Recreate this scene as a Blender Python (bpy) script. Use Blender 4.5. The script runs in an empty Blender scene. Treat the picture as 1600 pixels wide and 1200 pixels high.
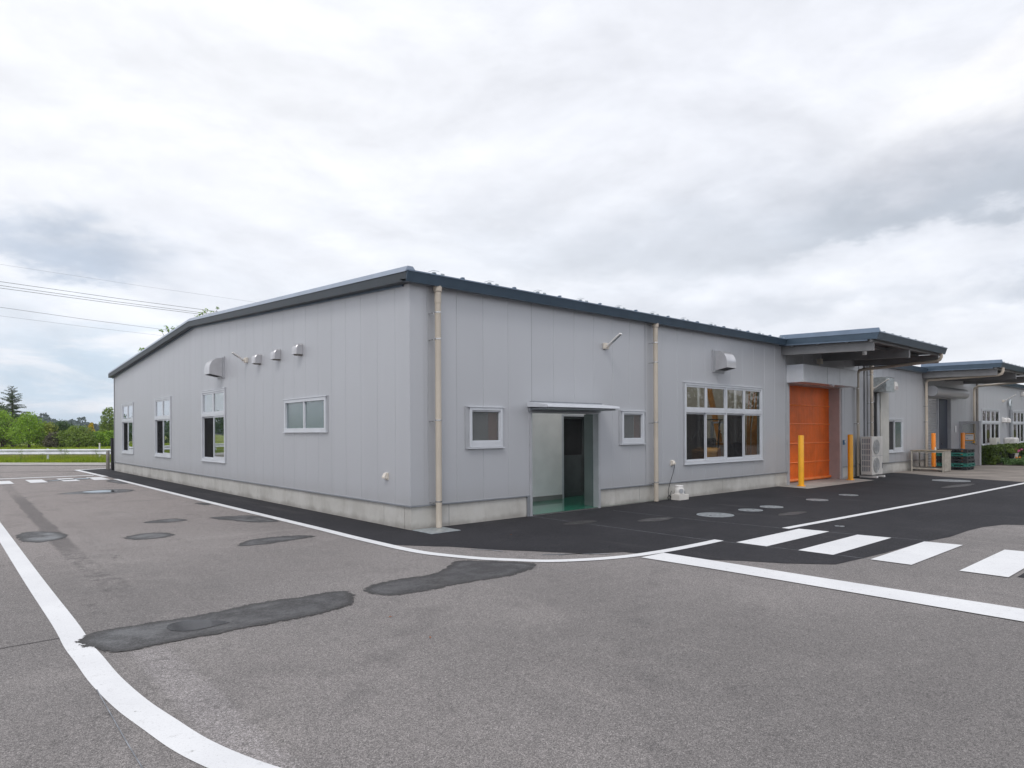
import bpy, bmesh, math, random
from mathutils import Vector, Matrix
import numpy as np
R_ = math.radians
random.seed(7); rng = np.random.default_rng(11)
sc = bpy.context.scene
col = sc.collection

# ------------------------------------------------------------------ camera
F, SH, ROLL, YAW = 1032.487, 74.346, -0.0052, 0.8523
cam = bpy.data.cameras.new('camera'); camo = bpy.data.objects.new('camera', cam); col.objects.link(camo)
fw = Vector((math.cos(YAW), math.sin(YAW), 0.0)); rt = Vector((math.sin(YAW), -math.cos(YAW), 0)); up = Vector((0, 0, 1))
r2 = rt * math.cos(ROLL) + up * math.sin(ROLL); u2 = -rt * math.sin(ROLL) + up * math.cos(ROLL)
mw = Matrix((r2, u2, -fw)).transposed().to_4x4(); mw.translation = Vector((-5.9617, -9.3887, 1.64))
camo.matrix_world = mw
cam.sensor_width = 36; cam.lens = 36 * F / 1600; cam.shift_y = SH / 1600
cam.clip_start = 0.05; cam.clip_end = 3000
sc.camera = camo
sc.view_settings.view_transform = 'Standard'; sc.view_settings.look = 'None'
sc.view_settings.exposure = 0.22; sc.view_settings.gamma = 1.0

# ------------------------------------------------------------------ node helpers
class NT:
    def __init__(s, nt): s.t = nt; s.n = nt.nodes; s.l = nt.links
    def node(s, typ, **kw):
        n = s.n.new(typ)
        for k, v in kw.items():
            setattr(n, k, v)
        return n
    def put(s, sock, v):
        if isinstance(v, bpy.types.NodeSocket): s.l.new(v, sock)
        elif v is not None:
            try: sock.default_value = v
            except Exception: sock.default_value = tuple(v) + (1.0,)
    def math(s, op, a, b=None, c=None, clamp=False):
        n = s.node('ShaderNodeMath', operation=op); n.use_clamp = clamp
        s.put(n.inputs[0], a); s.put(n.inputs[1], b)
        if c is not None: s.put(n.inputs[2], c)
        return n.outputs[0]
    def vmath(s, op, a, b=None):
        n = s.node('ShaderNodeVectorMath', operation=op); s.put(n.inputs[0], a)
        if b is not None: s.put(n.inputs[1], b)
        return n.outputs[0]
    def mix(s, f, a, b, mode='MIX'):
        n = s.node('ShaderNodeMix', data_type='RGBA', blend_type=mode); n.clamp_factor = True
        s.put(n.inputs[0], f); s.put(n.inputs[6], a); s.put(n.inputs[7], b)
        return n.outputs[2]
    def noise(s, vec, scale, detail=4, rough=0.55, dist=0.0):
        n = s.node('ShaderNodeTexNoise'); s.put(n.inputs['Vector'], vec)
        n.inputs['Scale'].default_value = scale; n.inputs['Detail'].default_value = detail
        n.inputs['Roughness'].default_value = rough; n.inputs['Distortion'].default_value = dist
        return n.outputs['Fac']
    def ramp(s, f, lo, hi):
        n = s.node('ShaderNodeMapRange'); n.interpolation_type = 'SMOOTHSTEP'
        s.put(n.inputs[0], f); n.inputs[1].default_value = lo; n.inputs[2].default_value = hi
        return n.outputs[0]
    def sep(s, v):
        n = s.node('ShaderNodeSeparateXYZ'); s.put(n.inputs[0], v); return n.outputs
    def comb(s, x, y, z):
        n = s.node('ShaderNodeCombineXYZ'); s.put(n.inputs[0], x); s.put(n.inputs[1], y); s.put(n.inputs[2], z); return n.outputs[0]

# ------------------------------------------------------------------ world: overcast sky, cloud forms anchored to compass directions
SUN_EL, SUN_AZ = R_(52), R_(215)      # azimuth measured from +X, counter-clockwise
world = bpy.data.worlds.new('World'); sc.world = world; world.use_nodes = True
W = NT(world.node_tree); W.n.clear()
sky = W.node('ShaderNodeTexSky', sky_type='NISHITA'); sky.sun_disc = False
sky.sun_elevation = SUN_EL; sky.sun_rotation = math.pi / 2 - SUN_AZ; sky.air_density = 1.2; sky.dust_density = 2.0
tc = W.node('ShaderNodeTexCoord'); d = W.sep(tc.outputs['Generated'])
zc = W.math('MAXIMUM', d[2], 0.0)
el0 = W.math('ARCSINE', zc); az0 = W.math('ARCTAN2', d[1], d[0])
st = W.comb(d[0], d[1], W.math('MULTIPLY', d[2], 2.3))
def cloudn(off, sc_, det=8, ro=0.56, dist=0.35): return W.noise(W.vmath('ADD', st, off), sc_, det, ro, dist)
a1 = cloudn((0.3, 0.1, 0), 2.3); a2 = cloudn((0.3, 0.1, 0.10), 2.3)
b1 = cloudn((5, 2, 1), 6.0, 7, 0.6); b2 = cloudn((5, 2, 1.05), 6.0, 7, 0.6)
relief = W.math('ADD', W.math('MULTIPLY', W.math('SUBTRACT', a1, a2), 1.5), W.math('MULTIPLY', W.math('SUBTRACT', b1, b2), 0.9))
nw = W.noise(st, 4.2, 7, 0.6, 0.3); nw2 = W.noise(W.vmath('ADD', st, (3, 1, 2)), 9.0, 6, 0.6)
az = W.math('ADD', az0, W.math('MULTIPLY', W.math('SUBTRACT', nw, 0.5), 0.34))
el = W.math('ADD', el0, W.math('ADD', W.math('MULTIPLY', W.math('SUBTRACT', nw2, 0.5), 0.11), W.math('MULTIPLY', W.math('SUBTRACT', nw, 0.5), 0.05)))
def blob(ca, ce, sa, slo, shi, tilt=0.0, sharp=2.0):
    da = W.math('SUBTRACT', az, ca)
    de = W.math('SUBTRACT', W.math('SUBTRACT', el, ce), W.math('MULTIPLY', da, tilt))
    hi = W.math('MAXIMUM', de, 0.0); lo = W.math('MINIMUM', de, 0.0)
    q = W.math('ADD', W.math('POWER', W.math('ABSOLUTE', W.math('DIVIDE', da, sa)), sharp),
        W.math('ADD', W.math('POWER', W.math('DIVIDE', hi, shi), sharp), W.math('POWER', W.math('ABSOLUTE', W.math('DIVIDE', lo, slo)), sharp)))
    return W.math('EXPONENT', W.math('MULTIPLY', q, -1.0))
base = W.mix(W.ramp(a1, 0.36, 0.64), (0.76, 0.785, 0.85, 1), (0.85, 0.868, 0.915, 1))
# bluish break low over the horizon at the north, streaked
bl = W.math('MULTIPLY', blob(1.42, 0.06, 0.40, 0.2, 0.09), W.ramp(W.noise(W.comb(W.math('MULTIPLY', az0, 2.5), W.math('MULTIPLY', el0, 11.0), 0.0), 1.6, 7, 0.6, 0.5), 0.40, 0.60))
base = W.mix(W.math('MULTIPLY', bl, 0.70), base, (0.46, 0.60, 0.74, 1))
# broad bright sheet, upper left
base = W.mix(W.math('MULTIPLY', blob(1.28, 0.40, 0.60, 0.14, 0.4), 0.9), base, (0.91, 0.922, 0.955, 1))
base = W.mix(W.math('MULTIPLY', blob(0.55, 0.52, 0.5, 0.14, 0.2), 0.65), base, (0.785, 0.80, 0.855, 1))
# left cumulus: bright crown, grey base
base = W.mix(W.math('MULTIPLY', blob(1.49, 0.272, 0.13, 0.03, 0.02, 0.1), 0.7), base, (0.90, 0.91, 0.945, 1))
base = W.mix(W.math('MULTIPLY', blob(1.475, 0.222, 0.13, 0.018, 0.042, 0.12, 2.6), 0.85), base, (0.46, 0.53, 0.64, 1))
# big cloud on the right: white crown, grey body, dark flat base
base = W.mix(W.math('MULTIPLY', blob(0.50, 0.29, 0.42, 0.05, 0.06, -0.06), 0.7), base, (0.62, 0.655, 0.72, 1))
base = W.mix(W.math('MULTIPLY', blob(0.18, 0.42, 0.19, 0.09, 0.03, -0.12, 3.0), 0.95), base, (0.93, 0.93, 0.95, 1))
base = W.mix(W.math('MULTIPLY', blob(0.22, 0.32, 0.26, 0.06, 0.05, 0.0), 0.9), base, (0.62, 0.64, 0.70, 1))
base = W.mix(W.math('MULTIPLY', blob(0.28, 0.265, 0.24, 0.018, 0.05, -0.08, 2.4), 0.6), base, (0.36, 0.41, 0.48, 1))
base = W.mix(W.math('MULTIPLY', blob(0.68, 0.235, 0.20, 0.025, 0.05, 0.0), 0.42), base, (0.56, 0.60, 0.66, 1))
base = W.mix(W.math('MULTIPLY', blob(0.16, 0.160, 0.10, 0.014, 0.030, 0.0, 2.4), 0.7), base, (0.48, 0.52, 0.60, 1))
base = W.mix(W.math('MULTIPLY', blob(0.42, 0.165, 0.17, 0.014, 0.02, 0.0), 0.45), base, (0.58, 0.62, 0.69, 1))
relm = W.math('ADD', 1.0, W.math('MULTIPLY', relief, 0.30))
base = W.vmath('SCALE', base); W.put(base.node.inputs['Scale'], relm)
zen = W.math('ADD', 1.0, W.math('MULTIPLY', W.ramp(el0, 0.6, 1.2), 0.35))
base = W.vmath('SCALE', base); base.node.inputs['Scale'].default_value = 1.0
W.put(base.node.inputs['Scale'], W.math('MULTIPLY', zen, 10.0))
skyc = W.mix(0.94, sky.outputs[0], base)
bg = W.node('ShaderNodeBackground'); W.put(bg.inputs[0], skyc); bg.inputs[1].default_value = 0.1
wo = W.node('ShaderNodeOutputWorld'); W.l.new(bg.outputs[0], wo.inputs[0])

sun = bpy.data.lights.new('sun', 'SUN'); sun.energy = 0.9; sun.angle = R_(18); sun.color = (1.0, 0.965, 0.92)
suno = bpy.data.objects.new('sun', sun); col.objects.link(suno)
sd = Vector((math.cos(SUN_EL) * math.cos(SUN_AZ), math.cos(SUN_EL) * math.sin(SUN_AZ), math.sin(SUN_EL)))
suno.rotation_euler = sd.to_track_quat('Z', 'Y').to_euler()

# ------------------------------------------------------------------ materials
MATS = {}
def mat(name, color, rough=0.6, metal=0.0, spec=0.5, var=0.08, vscale=3.0, bump=0.0, bscale=40.0, coat=0.0, trans=0.0, emit=None, alpha=1.0, builder=None):
    if name in MATS: return MATS[name]
    m = bpy.data.materials.new(name); m.use_nodes = True; N = NT(m.node_tree)
    b = N.n['Principled BSDF']; tc = N.node('ShaderNodeTexCoord'); o = tc.outputs['Object']
    c = tuple(color) + (1,)
    if var:
        f = N.noise(o, vscale, 5, 0.6)
        dk = tuple(x * (1 - 2.2 * var) for x in color) + (1,); lt = tuple(min(1, x * (1 + 1.6 * var)) for x in color) + (1,)
        cc = N.mix(N.ramp(f, 0.25, 0.75), dk, lt)
    else: cc = c
    N.put(b.inputs['Base Color'], cc)
    b.inputs['Roughness'].default_value = rough; b.inputs['Metallic'].default_value = metal
    b.inputs['Specular IOR Level'].default_value = spec
    b.inputs['Coat Weight'].default_value = coat; b.inputs['Transmission Weight'].default_value = trans
    if bump:
        bp = N.node('ShaderNodeBump'); bp.inputs['Strength'].default_value = bump; bp.inputs['Distance'].default_value = 0.01
        N.put(bp.inputs['Height'], N.noise(o, bscale, 4, 0.6)); N.l.new(bp.outputs[0], b.inputs['Normal'])
    if builder: builder(N, b, o, cc)
    MATS[name] = m; return m

def stones(N, o, scale, amt):
    v = N.node('ShaderNodeTexVoronoi'); N.put(v.inputs['Vector'], o); v.inputs['Scale'].default_value = scale
    r = N.sep(v.outputs['Color'])[0]
    return N.math('ADD', 1.0 - amt, N.math('MULTIPLY', r, 2 * amt)), v.outputs['Distance']
def mulc(N, c, f):
    q = N.node('ShaderNodeVectorMath', operation='SCALE'); N.put(q.inputs[0], c); N.put(q.inputs['Scale'], f); return q.outputs[0]
def asphalt_old(N, b, o, cc):
    s = N.sep(o)
    big = N.noise(o, 0.16, 5, 0.6); mid = N.noise(o, 1.3, 7, 0.68); sm = N.noise(o, 7.0, 5, 0.7)
    c = N.mix(N.ramp(big, 0.35, 0.65), (0.158, 0.146, 0.141, 1), (0.218, 0.200, 0.193, 1))
    wm = N.ramp(N.math('ADD', N.math('MULTIPLY', s[1], 0.10), N.math('MULTIPLY', N.math('SUBTRACT', mid, 0.5), 1.0)), -0.4, 0.9)
    c = N.mix(N.math('MULTIPLY', wm, 0.75), c, (0.275, 0.240, 0.225, 1))
    # cloudy fading and grime
    c = N.mix(N.math('MULTIPLY', N.ramp(mid, 0.48, 0.68), 0.40), c, (0.125, 0.115, 0.112, 1))
    c = N.mix(N.math('MULTIPLY', N.ramp(N.noise(o, 0.55, 6, 0.7, 0.6), 0.52, 0.70), 0.28), c, (0.30, 0.275, 0.262, 1))
    # streaks along each direction of travel
    for k, (ax, ay, sc_, lo, hi, am, colr) in enumerate(((1.0, 0.12, 1.5, .54, .74, .30, (0.115, 0.106, 0.103, 1)), (0.16, 1.0, 1.1, .56, .76, .25, (0.30, 0.275, 0.26, 1)), (1.0, 0.10, 3.2, .58, .76, .30, (0.30, 0.27, 0.255, 1)))):
        st_ = N.noise(N.comb(N.math('MULTIPLY', s[0], ax), N.math('MULTIPLY', s[1], ay), float(k)), sc_, 6, 0.66)
        c = N.mix(N.math('MULTIPLY', N.ramp(st_, lo, hi), am), c, colr)
    # dark tyre band running beside the left line
    xc = N.math('ADD', -4.55, N.math('ADD', N.math('MULTIPLY', N.math('ABSOLUTE', N.math('SUBTRACT', s[1], 1.0)), 0.02), N.math('MULTIPLY', N.math('SUBTRACT', mid, 0.5), 0.20)))
    dx = N.math('ABSOLUTE', N.math('SUBTRACT', s[0], xc))
    band = N.math('SUBTRACT', 1.0, N.ramp(dx, 0.09, 0.16))
    ext = N.math('MULTIPLY', N.ramp(s[1], 0.8, 2.4), N.math('SUBTRACT', 1.0, N.ramp(s[1], 10.5, 13.5)))
    ext2 = N.math('MULTIPLY', N.ramp(s[1], -3.0, -1.0), N.math('MULTIPLY', N.math('SUBTRACT', 1.0, ext), N.ramp(sm, 0.42, 0.62)))
    band = N.math('MULTIPLY', band, N.math('ADD', ext, N.math('MULTIPLY', ext2, 0.8), clamp=True))
    c = N.mix(N.math('MULTIPLY', band, N.math('ADD', 0.35, N.math('MULTIPLY', sm, 0.6))), c, (0.085, 0.077, 0.076, 1))
    # curved turning marks left by wheels across the yard
    for (qx, qy, rad, w, am) in ((6.0, -16.0, 12.6, 0.16, .35), (6.0, -16.0, 14.4, 0.16, .30), (-10.0, -2.0, 9.4, 0.14, .30), (3.0, -14.5, 7.4, 0.13, .25)):
        rr_ = N.math('SQRT', N.math('ADD', N.math('POWER', N.math('SUBTRACT', s[0], qx), 2.0), N.math('POWER', N.math('SUBTRACT', s[1], qy), 2.0)))
        t = N.math('SUBTRACT', 1.0, N.ramp(N.math('ABSOLUTE', N.math('SUBTRACT', rr_, N.math('ADD', rad, N.math('MULTIPLY', N.math('SUBTRACT', mid, 0.5), 0.3)))), w * .3, w))
        c = N.mix(N.math('MULTIPLY', N.math('MULTIPLY', t, N.ramp(N.noise(o, 2.4, 6, 0.72), 0.46, 0.62)), am), c, (0.10, 0.093, 0.092, 1))
    # scuffed, aggregate-showing lane inside the big curve
    dq = N.math('ABSOLUTE', N.math('SUBTRACT', N.math('SUBTRACT', s[0], -4.74), N.math('MULTIPLY', N.math('SUBTRACT', mid, 0.5), 0.16)))
    sq = N.math('MULTIPLY', N.math('SUBTRACT', 1.0, N.ramp(dq, 0.08, 0.17)), N.math('MULTIPLY', N.math('SUBTRACT', 1.0, N.ramp(s[1], -3.85, -3.70)), N.ramp(N.noise(o, 38, 4, 0.85), 0.40, 0.60)))
    c = N.mix(N.math('MULTIPLY', sq, 0.42), c, (0.40, 0.37, 0.375, 1))
    c = N.mix(N.math('MULTIPLY', N.math('MULTIPLY', N.math('SUBTRACT', 1.0, N.ramp(dq, 0.1, 0.22)), N.ramp(N.noise(o, 4, 5, 0.7), 0.52, 0.64)), N.math('SUBTRACT', 1.0, N.ramp(s[1], -1.5, 0.5))), c, mulc(N, c, 0.72))
    vc = N.node('ShaderNodeTexVoronoi'); vc.feature = 'DISTANCE_TO_EDGE'; N.put(vc.inputs['Vector'], N.vmath('ADD', o, N.comb(N.math('MULTIPLY', mid, 0.9), N.math('MULTIPLY', sm, 0.5), 0.0))); vc.inputs['Scale'].default_value = 0.33
    ck_ = N.math('MULTIPLY', N.math('SUBTRACT', 1.0, N.ramp(vc.outputs['Distance'], 0.0008, 0.0028)), N.ramp(N.noise(o, 0.5, 4, 0.6), 0.54, 0.60))
    c = N.mix(N.math('MULTIPLY', ck_, 0.55), c, (0.07, 0.064, 0.062, 1))
    # stone grain, three sizes
    f1, d1 = stones(N, o, 185, 0.44); f2, d2 = stones(N, o, 80, 0.16); f3, d3 = stones(N, N.vmath('ADD', o, (7, 3, 0)), 330, 0.50)
    c = mulc(N, mulc(N, mulc(N, c, f1), f2), f3)
    vn = N.node('ShaderNodeTexVoronoi'); N.put(vn.inputs['Vector'], o); vn.inputs['Scale'].default_value = 34
    sp = N.math('MULTIPLY', N.math('LESS_THAN', vn.outputs['Distance'], 0.13), N.math('GREATER_THAN', N.noise(o, 13, 2, 0.5), 0.60))
    c = N.mix(N.math('MULTIPLY', sp, 0.55), c, (0.55, 0.53, 0.50, 1))
    dk = N.math('MULTIPLY', N.math('LESS_THAN', vn.outputs['Distance'], 0.16), N.math('LESS_THAN', N.noise(o, 11, 2, 0.5), 0.37))
    c = N.mix(N.math('MULTIPLY', dk, 0.6), c, (0.035, 0.033, 0.033, 1))
    N.put(b.inputs['Base Color'], c); b.inputs['Roughness'].default_value = 0.86
    bp = N.node('ShaderNodeBump'); bp.inputs['Strength'].default_value = 0.5; bp.inputs['Distance'].default_value = 0.005
    N.put(bp.inputs['Height'], N.math('MULTIPLY', d1, -1.0)); N.l.new(bp.outputs[0], b.inputs['Normal'])
def asphalt_new(N, b, o, cc):
    s = N.sep(o)
    big = N.noise(o, 0.5, 5, 0.6); st = N.noise(N.comb(N.math('MULTIPLY', s[0], 0.4), s[1], 0.0), 2.2, 6, 0.7)
    fine = N.noise(o, 55, 3, 0.9); mid = N.noise(o, 3.0, 5, 0.7)
    c = N.mix(N.ramp(big, 0.3, 0.7), (0.021, 0.0205, 0.024, 1), (0.031, 0.030, 0.034, 1))
    c = N.mix(N.math('MULTIPLY', N.ramp(st, 0.52, 0.8), 0.45), c, (0.062, 0.060, 0.063, 1))
    f1, d1 = stones(N, o, 140, 0.40); f2, d2 = stones(N, o, 60, 0.28); c = mulc(N, mulc(N, c, f1), f2)
    c = N.mix(N.math('MULTIPLY', N.ramp(N.noise(o, 24, 4, 0.8), 0.60, 0.70), 0.35), c, (0.13, 0.13, 0.135, 1))
    c = N.mix(N.math('MULTIPLY', N.ramp(N.noise(N.comb(s[0], N.math('MULTIPLY', s[1], 0.15), 3.0), 1.4, 6, 0.7), 0.56, 0.72), 0.35), c, (0.085, 0.082, 0.083, 1))
    c = N.mix(N.math('MULTIPLY', N.ramp(mid, 0.62, 0.8), 0.35), c, (0.12, 0.115, 0.11, 1))
    N.put(b.inputs['Base Color'], c); b.inputs['Roughness'].default_value = 0.82; b.inputs['Specular IOR Level'].default_value = 0.22
    bp = N.node('ShaderNodeBump'); bp.inputs['Strength'].default_value = 0.5; bp.inputs['Distance'].default_value = 0.006
    N.put(bp.inputs['Height'], fine); N.l.new(bp.outputs[0], b.inputs['Normal'])
def wet(N, b, o, cc):
    at = N.node('ShaderNodeAttribute'); at.attribute_name = 'edge'; e = at.outputs['Fac']
    g = N.noise(o, 2.6, 5, 0.65); k = N.noise(o, 14, 5, 0.75); f1, d1 = stones(N, o, 150, 0.6); f2, d2 = stones(N, o, 55, 0.45)
    c = N.mix(N.ramp(e, 0.0, 0.09), (0.028, 0.025, 0.024, 1), (0.042, 0.040, 0.041, 1))
    c = N.mix(N.math('MULTIPLY', N.ramp(g, 0.45, 0.7), 0.5), c, (0.058, 0.055, 0.054, 1))
    c = mulc(N, mulc(N, c, f1), f2)
    N.put(b.inputs['Base Color'], c); b.inputs['Specular IOR Level'].default_value = 0.6
    film = N.math('MULTIPLY', N.ramp(e, 0.04, 0.14), N.ramp(g, 0.36, 0.60))
    N.put(b.inputs['Roughness'], N.math('SUBTRACT', 0.66, N.math('MULTIPLY', film, 0.26))); N.put(b.inputs['Coat Weight'], N.math('MULTIPLY', film, 0.22)); b.inputs['Coat Roughness'].default_value = 0.16
    bp = N.node('ShaderNodeBump'); bp.inputs['Strength'].default_value = 0.35; bp.inputs['Distance'].default_value = 0.004
    N.put(bp.inputs['Height'], N.math('ADD', N.math('MULTIPLY', d1, -1.0), N.math('MULTIPLY', d2, -0.6))); N.l.new(bp.outputs[0], b.inputs['Normal'])
    br = N.noise(o, 5.5, 7, 0.78)
    m = N.math('GREATER_THAN', N.math('ADD', e, N.math('ADD', N.math('MULTIPLY', N.math('SUBTRACT', k, 0.5), 0.13), N.math('MULTIPLY', N.math('SUBTRACT', br, 0.5), 0.22))), 0.0)
    tr = N.node('ShaderNodeBsdfTransparent'); mx = N.node('ShaderNodeMixShader'); N.put(mx.inputs[0], m)
    N.l.new(tr.outputs[0], mx.inputs[1]); N.l.new(b.outputs[0], mx.inputs[2]); N.l.new(mx.outputs[0], N.n['Material Output'].inputs[0])
def paint_white(N, b, o, cc):
    w = N.noise(o, 9, 6, 0.75); g = N.noise(o, 70, 3, 0.8); s = N.noise(o, 1.2, 4, 0.6)
    s3 = N.sep(o)
    c = N.mix(N.ramp(s, 0.3, 0.75), (0.66, 0.66, 0.67, 1), (0.73, 0.73, 0.735, 1))
    c = N.mix(N.math('MULTIPLY', N.ramp(w, 0.55, 0.70), 0.40), c, (0.48, 0.475, 0.47, 1))
    c = N.mix(N.math('MULTIPLY', N.ramp(g, 0.55, 0.66), 0.40), c, (0.45, 0.445, 0.44, 1))
    c = N.mix(N.math('MULTIPLY', N.math('GREATER_THAN', N.math('ADD', N.math('MULTIPLY', N.noise(o, 48, 5, 0.85), 0.6), N.math('MULTIPLY', w, 0.4)), 0.615), 0.8), c, (0.16, 0.15, 0.145, 1))
    # worn-through scrape where the wet channel meets the left line
    dy = N.math('ABSOLUTE', N.math('ADD', s3[1], 3.33)); dx = N.math('ABSOLUTE', N.math('ADD', s3[0], 5.02))
    m = N.math('MULTIPLY', N.math('SUBTRACT', 1.0, N.ramp(dy, 0.12, 0.34)), N.math('SUBTRACT', 1.0, N.ramp(dx, 0.04, 0.17)))
    m = N.math('GREATER_THAN', N.math('ADD', N.math('MULTIPLY', m, 0.75), N.math('MULTIPLY', N.noise(N.comb(N.math('MULTIPLY', s3[0], 0.4), s3[1], 0.0), 26, 5, 0.7), 0.8)), 0.80)
    N.put(b.inputs['Base Color'], c); b.inputs['Roughness'].default_value = 0.7
    bp = N.node('ShaderNodeBump'); bp.inputs['Strength'].default_value = 0.3; bp.inputs['Distance'].default_value = 0.004
    N.put(bp.inputs['Height'], g); N.l.new(bp.outputs[0], b.inputs['Normal'])
def concrete(N, b, o, cc):
    s = N.sep(o)
    a = N.noise(o, 1.1, 6, 0.65); v = N.noise(N.comb(N.math('ADD', s[0], s[1]), N.math('MULTIPLY', s[2], 0.25), 0.0), 3.5, 6, 0.7); g = N.noise(o, 45, 3, 0.7)
    c = N.mix(N.ramp(a, 0.3, 0.7), (0.44, 0.425, 0.395, 1), (0.56, 0.545, 0.515, 1))
    c = N.mix(N.math('MULTIPLY', N.ramp(v, 0.48, 0.72), 0.38), c, (0.32, 0.295, 0.26, 1))
    c = N.mix(N.math('MULTIPLY', N.ramp(N.noise(o, 2.3, 5, 0.6), 0.56, 0.7), 0.5), c, (0.55, 0.54, 0.52, 1))
    spl = N.math('MULTIPLY', N.math('SUBTRACT', 1.0, N.ramp(N.math('ADD', s[2], N.math('MULTIPLY', N.math('SUBTRACT', a, 0.5), 0.3)), 0.0, 0.13)), 0.45)
    c = N.mix(spl, c, (0.17, 0.15, 0.13, 1))
    N.put(b.inputs['Base Color'], c); b.inputs['Roughness'].default_value = 0.85
    bp = N.node('ShaderNodeBump'); bp.inputs['Strength'].default_value = 0.25; bp.inputs['Distance'].default_value = 0.005
    N.put(bp.inputs['Height'], g); N.l.new(bp.outputs[0], b.inputs['Normal'])
def panelwall(N, b, o, cc):
    s = N.sep(o); h = N.math('ADD', s[0], s[1])
    # rain-splash dust along the foot of the cladding and faint runs below the openings
    # fine embossed ribbing and slight tone change from panel to panel
    cell = N.math('FLOOR', N.math('DIVIDE', N.math('SUBTRACT', h, 0.36), 0.6))
    wn = N.node('ShaderNodeTexWhiteNoise', noise_dimensions='1D'); N.put(wn.inputs['W'], cell)
    c = N.mix(wn.outputs['Value'], (0.478, 0.488, 0.515, 1), (0.490, 0.500, 0.528, 1))
    c = N.mix(N.math('MULTIPLY', N.ramp(N.noise(N.comb(h, N.math('MULTIPLY', s[2], 0.3), 0.0), 1.5, 5, 0.6), 0.5, 0.8), 0.12), c, (0.40, 0.40, 0.42, 1))
    du = N.math('MULTIPLY', N.math('SUBTRACT', 1.0, N.ramp(N.math('ADD', s[2], N.math('MULTIPLY', N.noise(N.comb(h, N.math('MULTIPLY', s[2], 0.5), 0.0), 2.6, 6, 0.7), 0.35)), 0.50, 0.95)), 0.28)
    c = N.mix(du, c, (0.33, 0.32, 0.31, 1))
    c = N.mix(N.math('MULTIPLY', N.ramp(N.noise(N.comb(N.math('MULTIPLY', h, 6.0), N.math('MULTIPLY', s[2], 0.22), 2.0), 1.0, 5, 0.7), 0.60, 0.78), 0.16), c, (0.36, 0.355, 0.36, 1))
    fj = N.math('ABSOLUTE', N.math('SUBTRACT', N.math('FRACT', N.math('DIVIDE', N.math('SUBTRACT', h, 0.06), 0.6)), 0.5))
    c = N.mix(N.math('MULTIPLY', N.math('MULTIPLY', N.math('LESS_THAN', fj, 0.011), N.math('LESS_THAN', N.math('ABSOLUTE', s[0]), 7.0)), N.math('MULTIPLY', N.math('GREATER_THAN', s[0], 0.1), 0.5)), c, (0.12, 0.13, 0.15, 1))
    fl_ = N.math('ABSOLUTE', N.math('SUBTRACT', N.math('FRACT', N.math('DIVIDE', N.math('SUBTRACT', s[1], 0.168), 0.604)), 0.5))
    c = N.mix(N.math('MULTIPLY', N.math('MULTIPLY', N.math('LESS_THAN', fl_, 0.011), N.math('LESS_THAN', s[0], 0.05)), 0.15), c, (0.20, 0.21, 0.23, 1))
    N.put(b.inputs['Base Color'], c)
    b.inputs['Roughness'].default_value = 0.42; b.inputs['Metallic'].default_value = 0.25
    wv = N.node('ShaderNodeTexWave'); wv.bands_direction = 'X'; N.put(wv.inputs['Vector'], N.comb(h, 0.0, 0.0)); wv.inputs['Scale'].default_value = 5.3
    bp = N.node('ShaderNodeBump'); bp.inputs['Strength'].default_value = 0.10; bp.inputs['Distance'].default_value = 0.004
    N.put(bp.inputs['Height'], N.math('ADD', N.noise(o, 160, 2, 0.6), N.math('MULTIPLY', wv.outputs['Fac'], 0.25))); N.l.new(bp.outputs[0], b.inputs['Normal'])
def shutter_sheet(N, b, o, cc):
    s = N.sep(o)
    wv = N.noise(N.comb(s[0], N.math('MULTIPLY', s[2], 0.06), 0.0), 9, 4, 0.6)
    bp = N.node('ShaderNodeBump'); bp.inputs['Strength'].default_value = 0.5; bp.inputs['Distance'].default_value = 0.02
    N.put(bp.inputs['Height'], wv); N.l.new(bp.outputs[0], b.inputs['Normal'])
def leafm(name, c1, c2, trans=0.25):
    if name in MATS: return MATS[name]
    m = bpy.data.materials.new(name); m.use_nodes = True; N = NT(m.node_tree); N.n.clear()
    tc = N.node('ShaderNodeTexCoord'); o = tc.outputs['Object']
    f = N.noise(o, 0.9, 4, 0.7); g = N.noise(o, 6, 3, 0.7)
    c = N.mix(N.ramp(f, 0.3, 0.7), tuple(c1) + (1,), tuple(c2) + (1,))
    c = N.mix(N.math('MULTIPLY', N.ramp(g, 0.4, 0.7), 0.5), c, tuple(min(1, x * 1.5) for x in c2) + (1,))
    dfs = N.node('ShaderNodeBsdfPrincipled'); N.put(dfs.inputs['Base Color'], c); dfs.inputs['Roughness'].default_value = 0.6
    tr = N.node('ShaderNodeBsdfTranslucent'); N.put(tr.inputs[0], c)
    mx = N.node('ShaderNodeMixShader'); mx.inputs[0].default_value = trans
    N.l.new(dfs.outputs[0], mx.inputs[1]); N.l.new(tr.outputs[0], mx.inputs[2])
    out = N.node('ShaderNodeOutputMaterial'); N.l.new(mx.outputs[0], out.inputs[0])
    MATS[name] = m; return m
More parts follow.
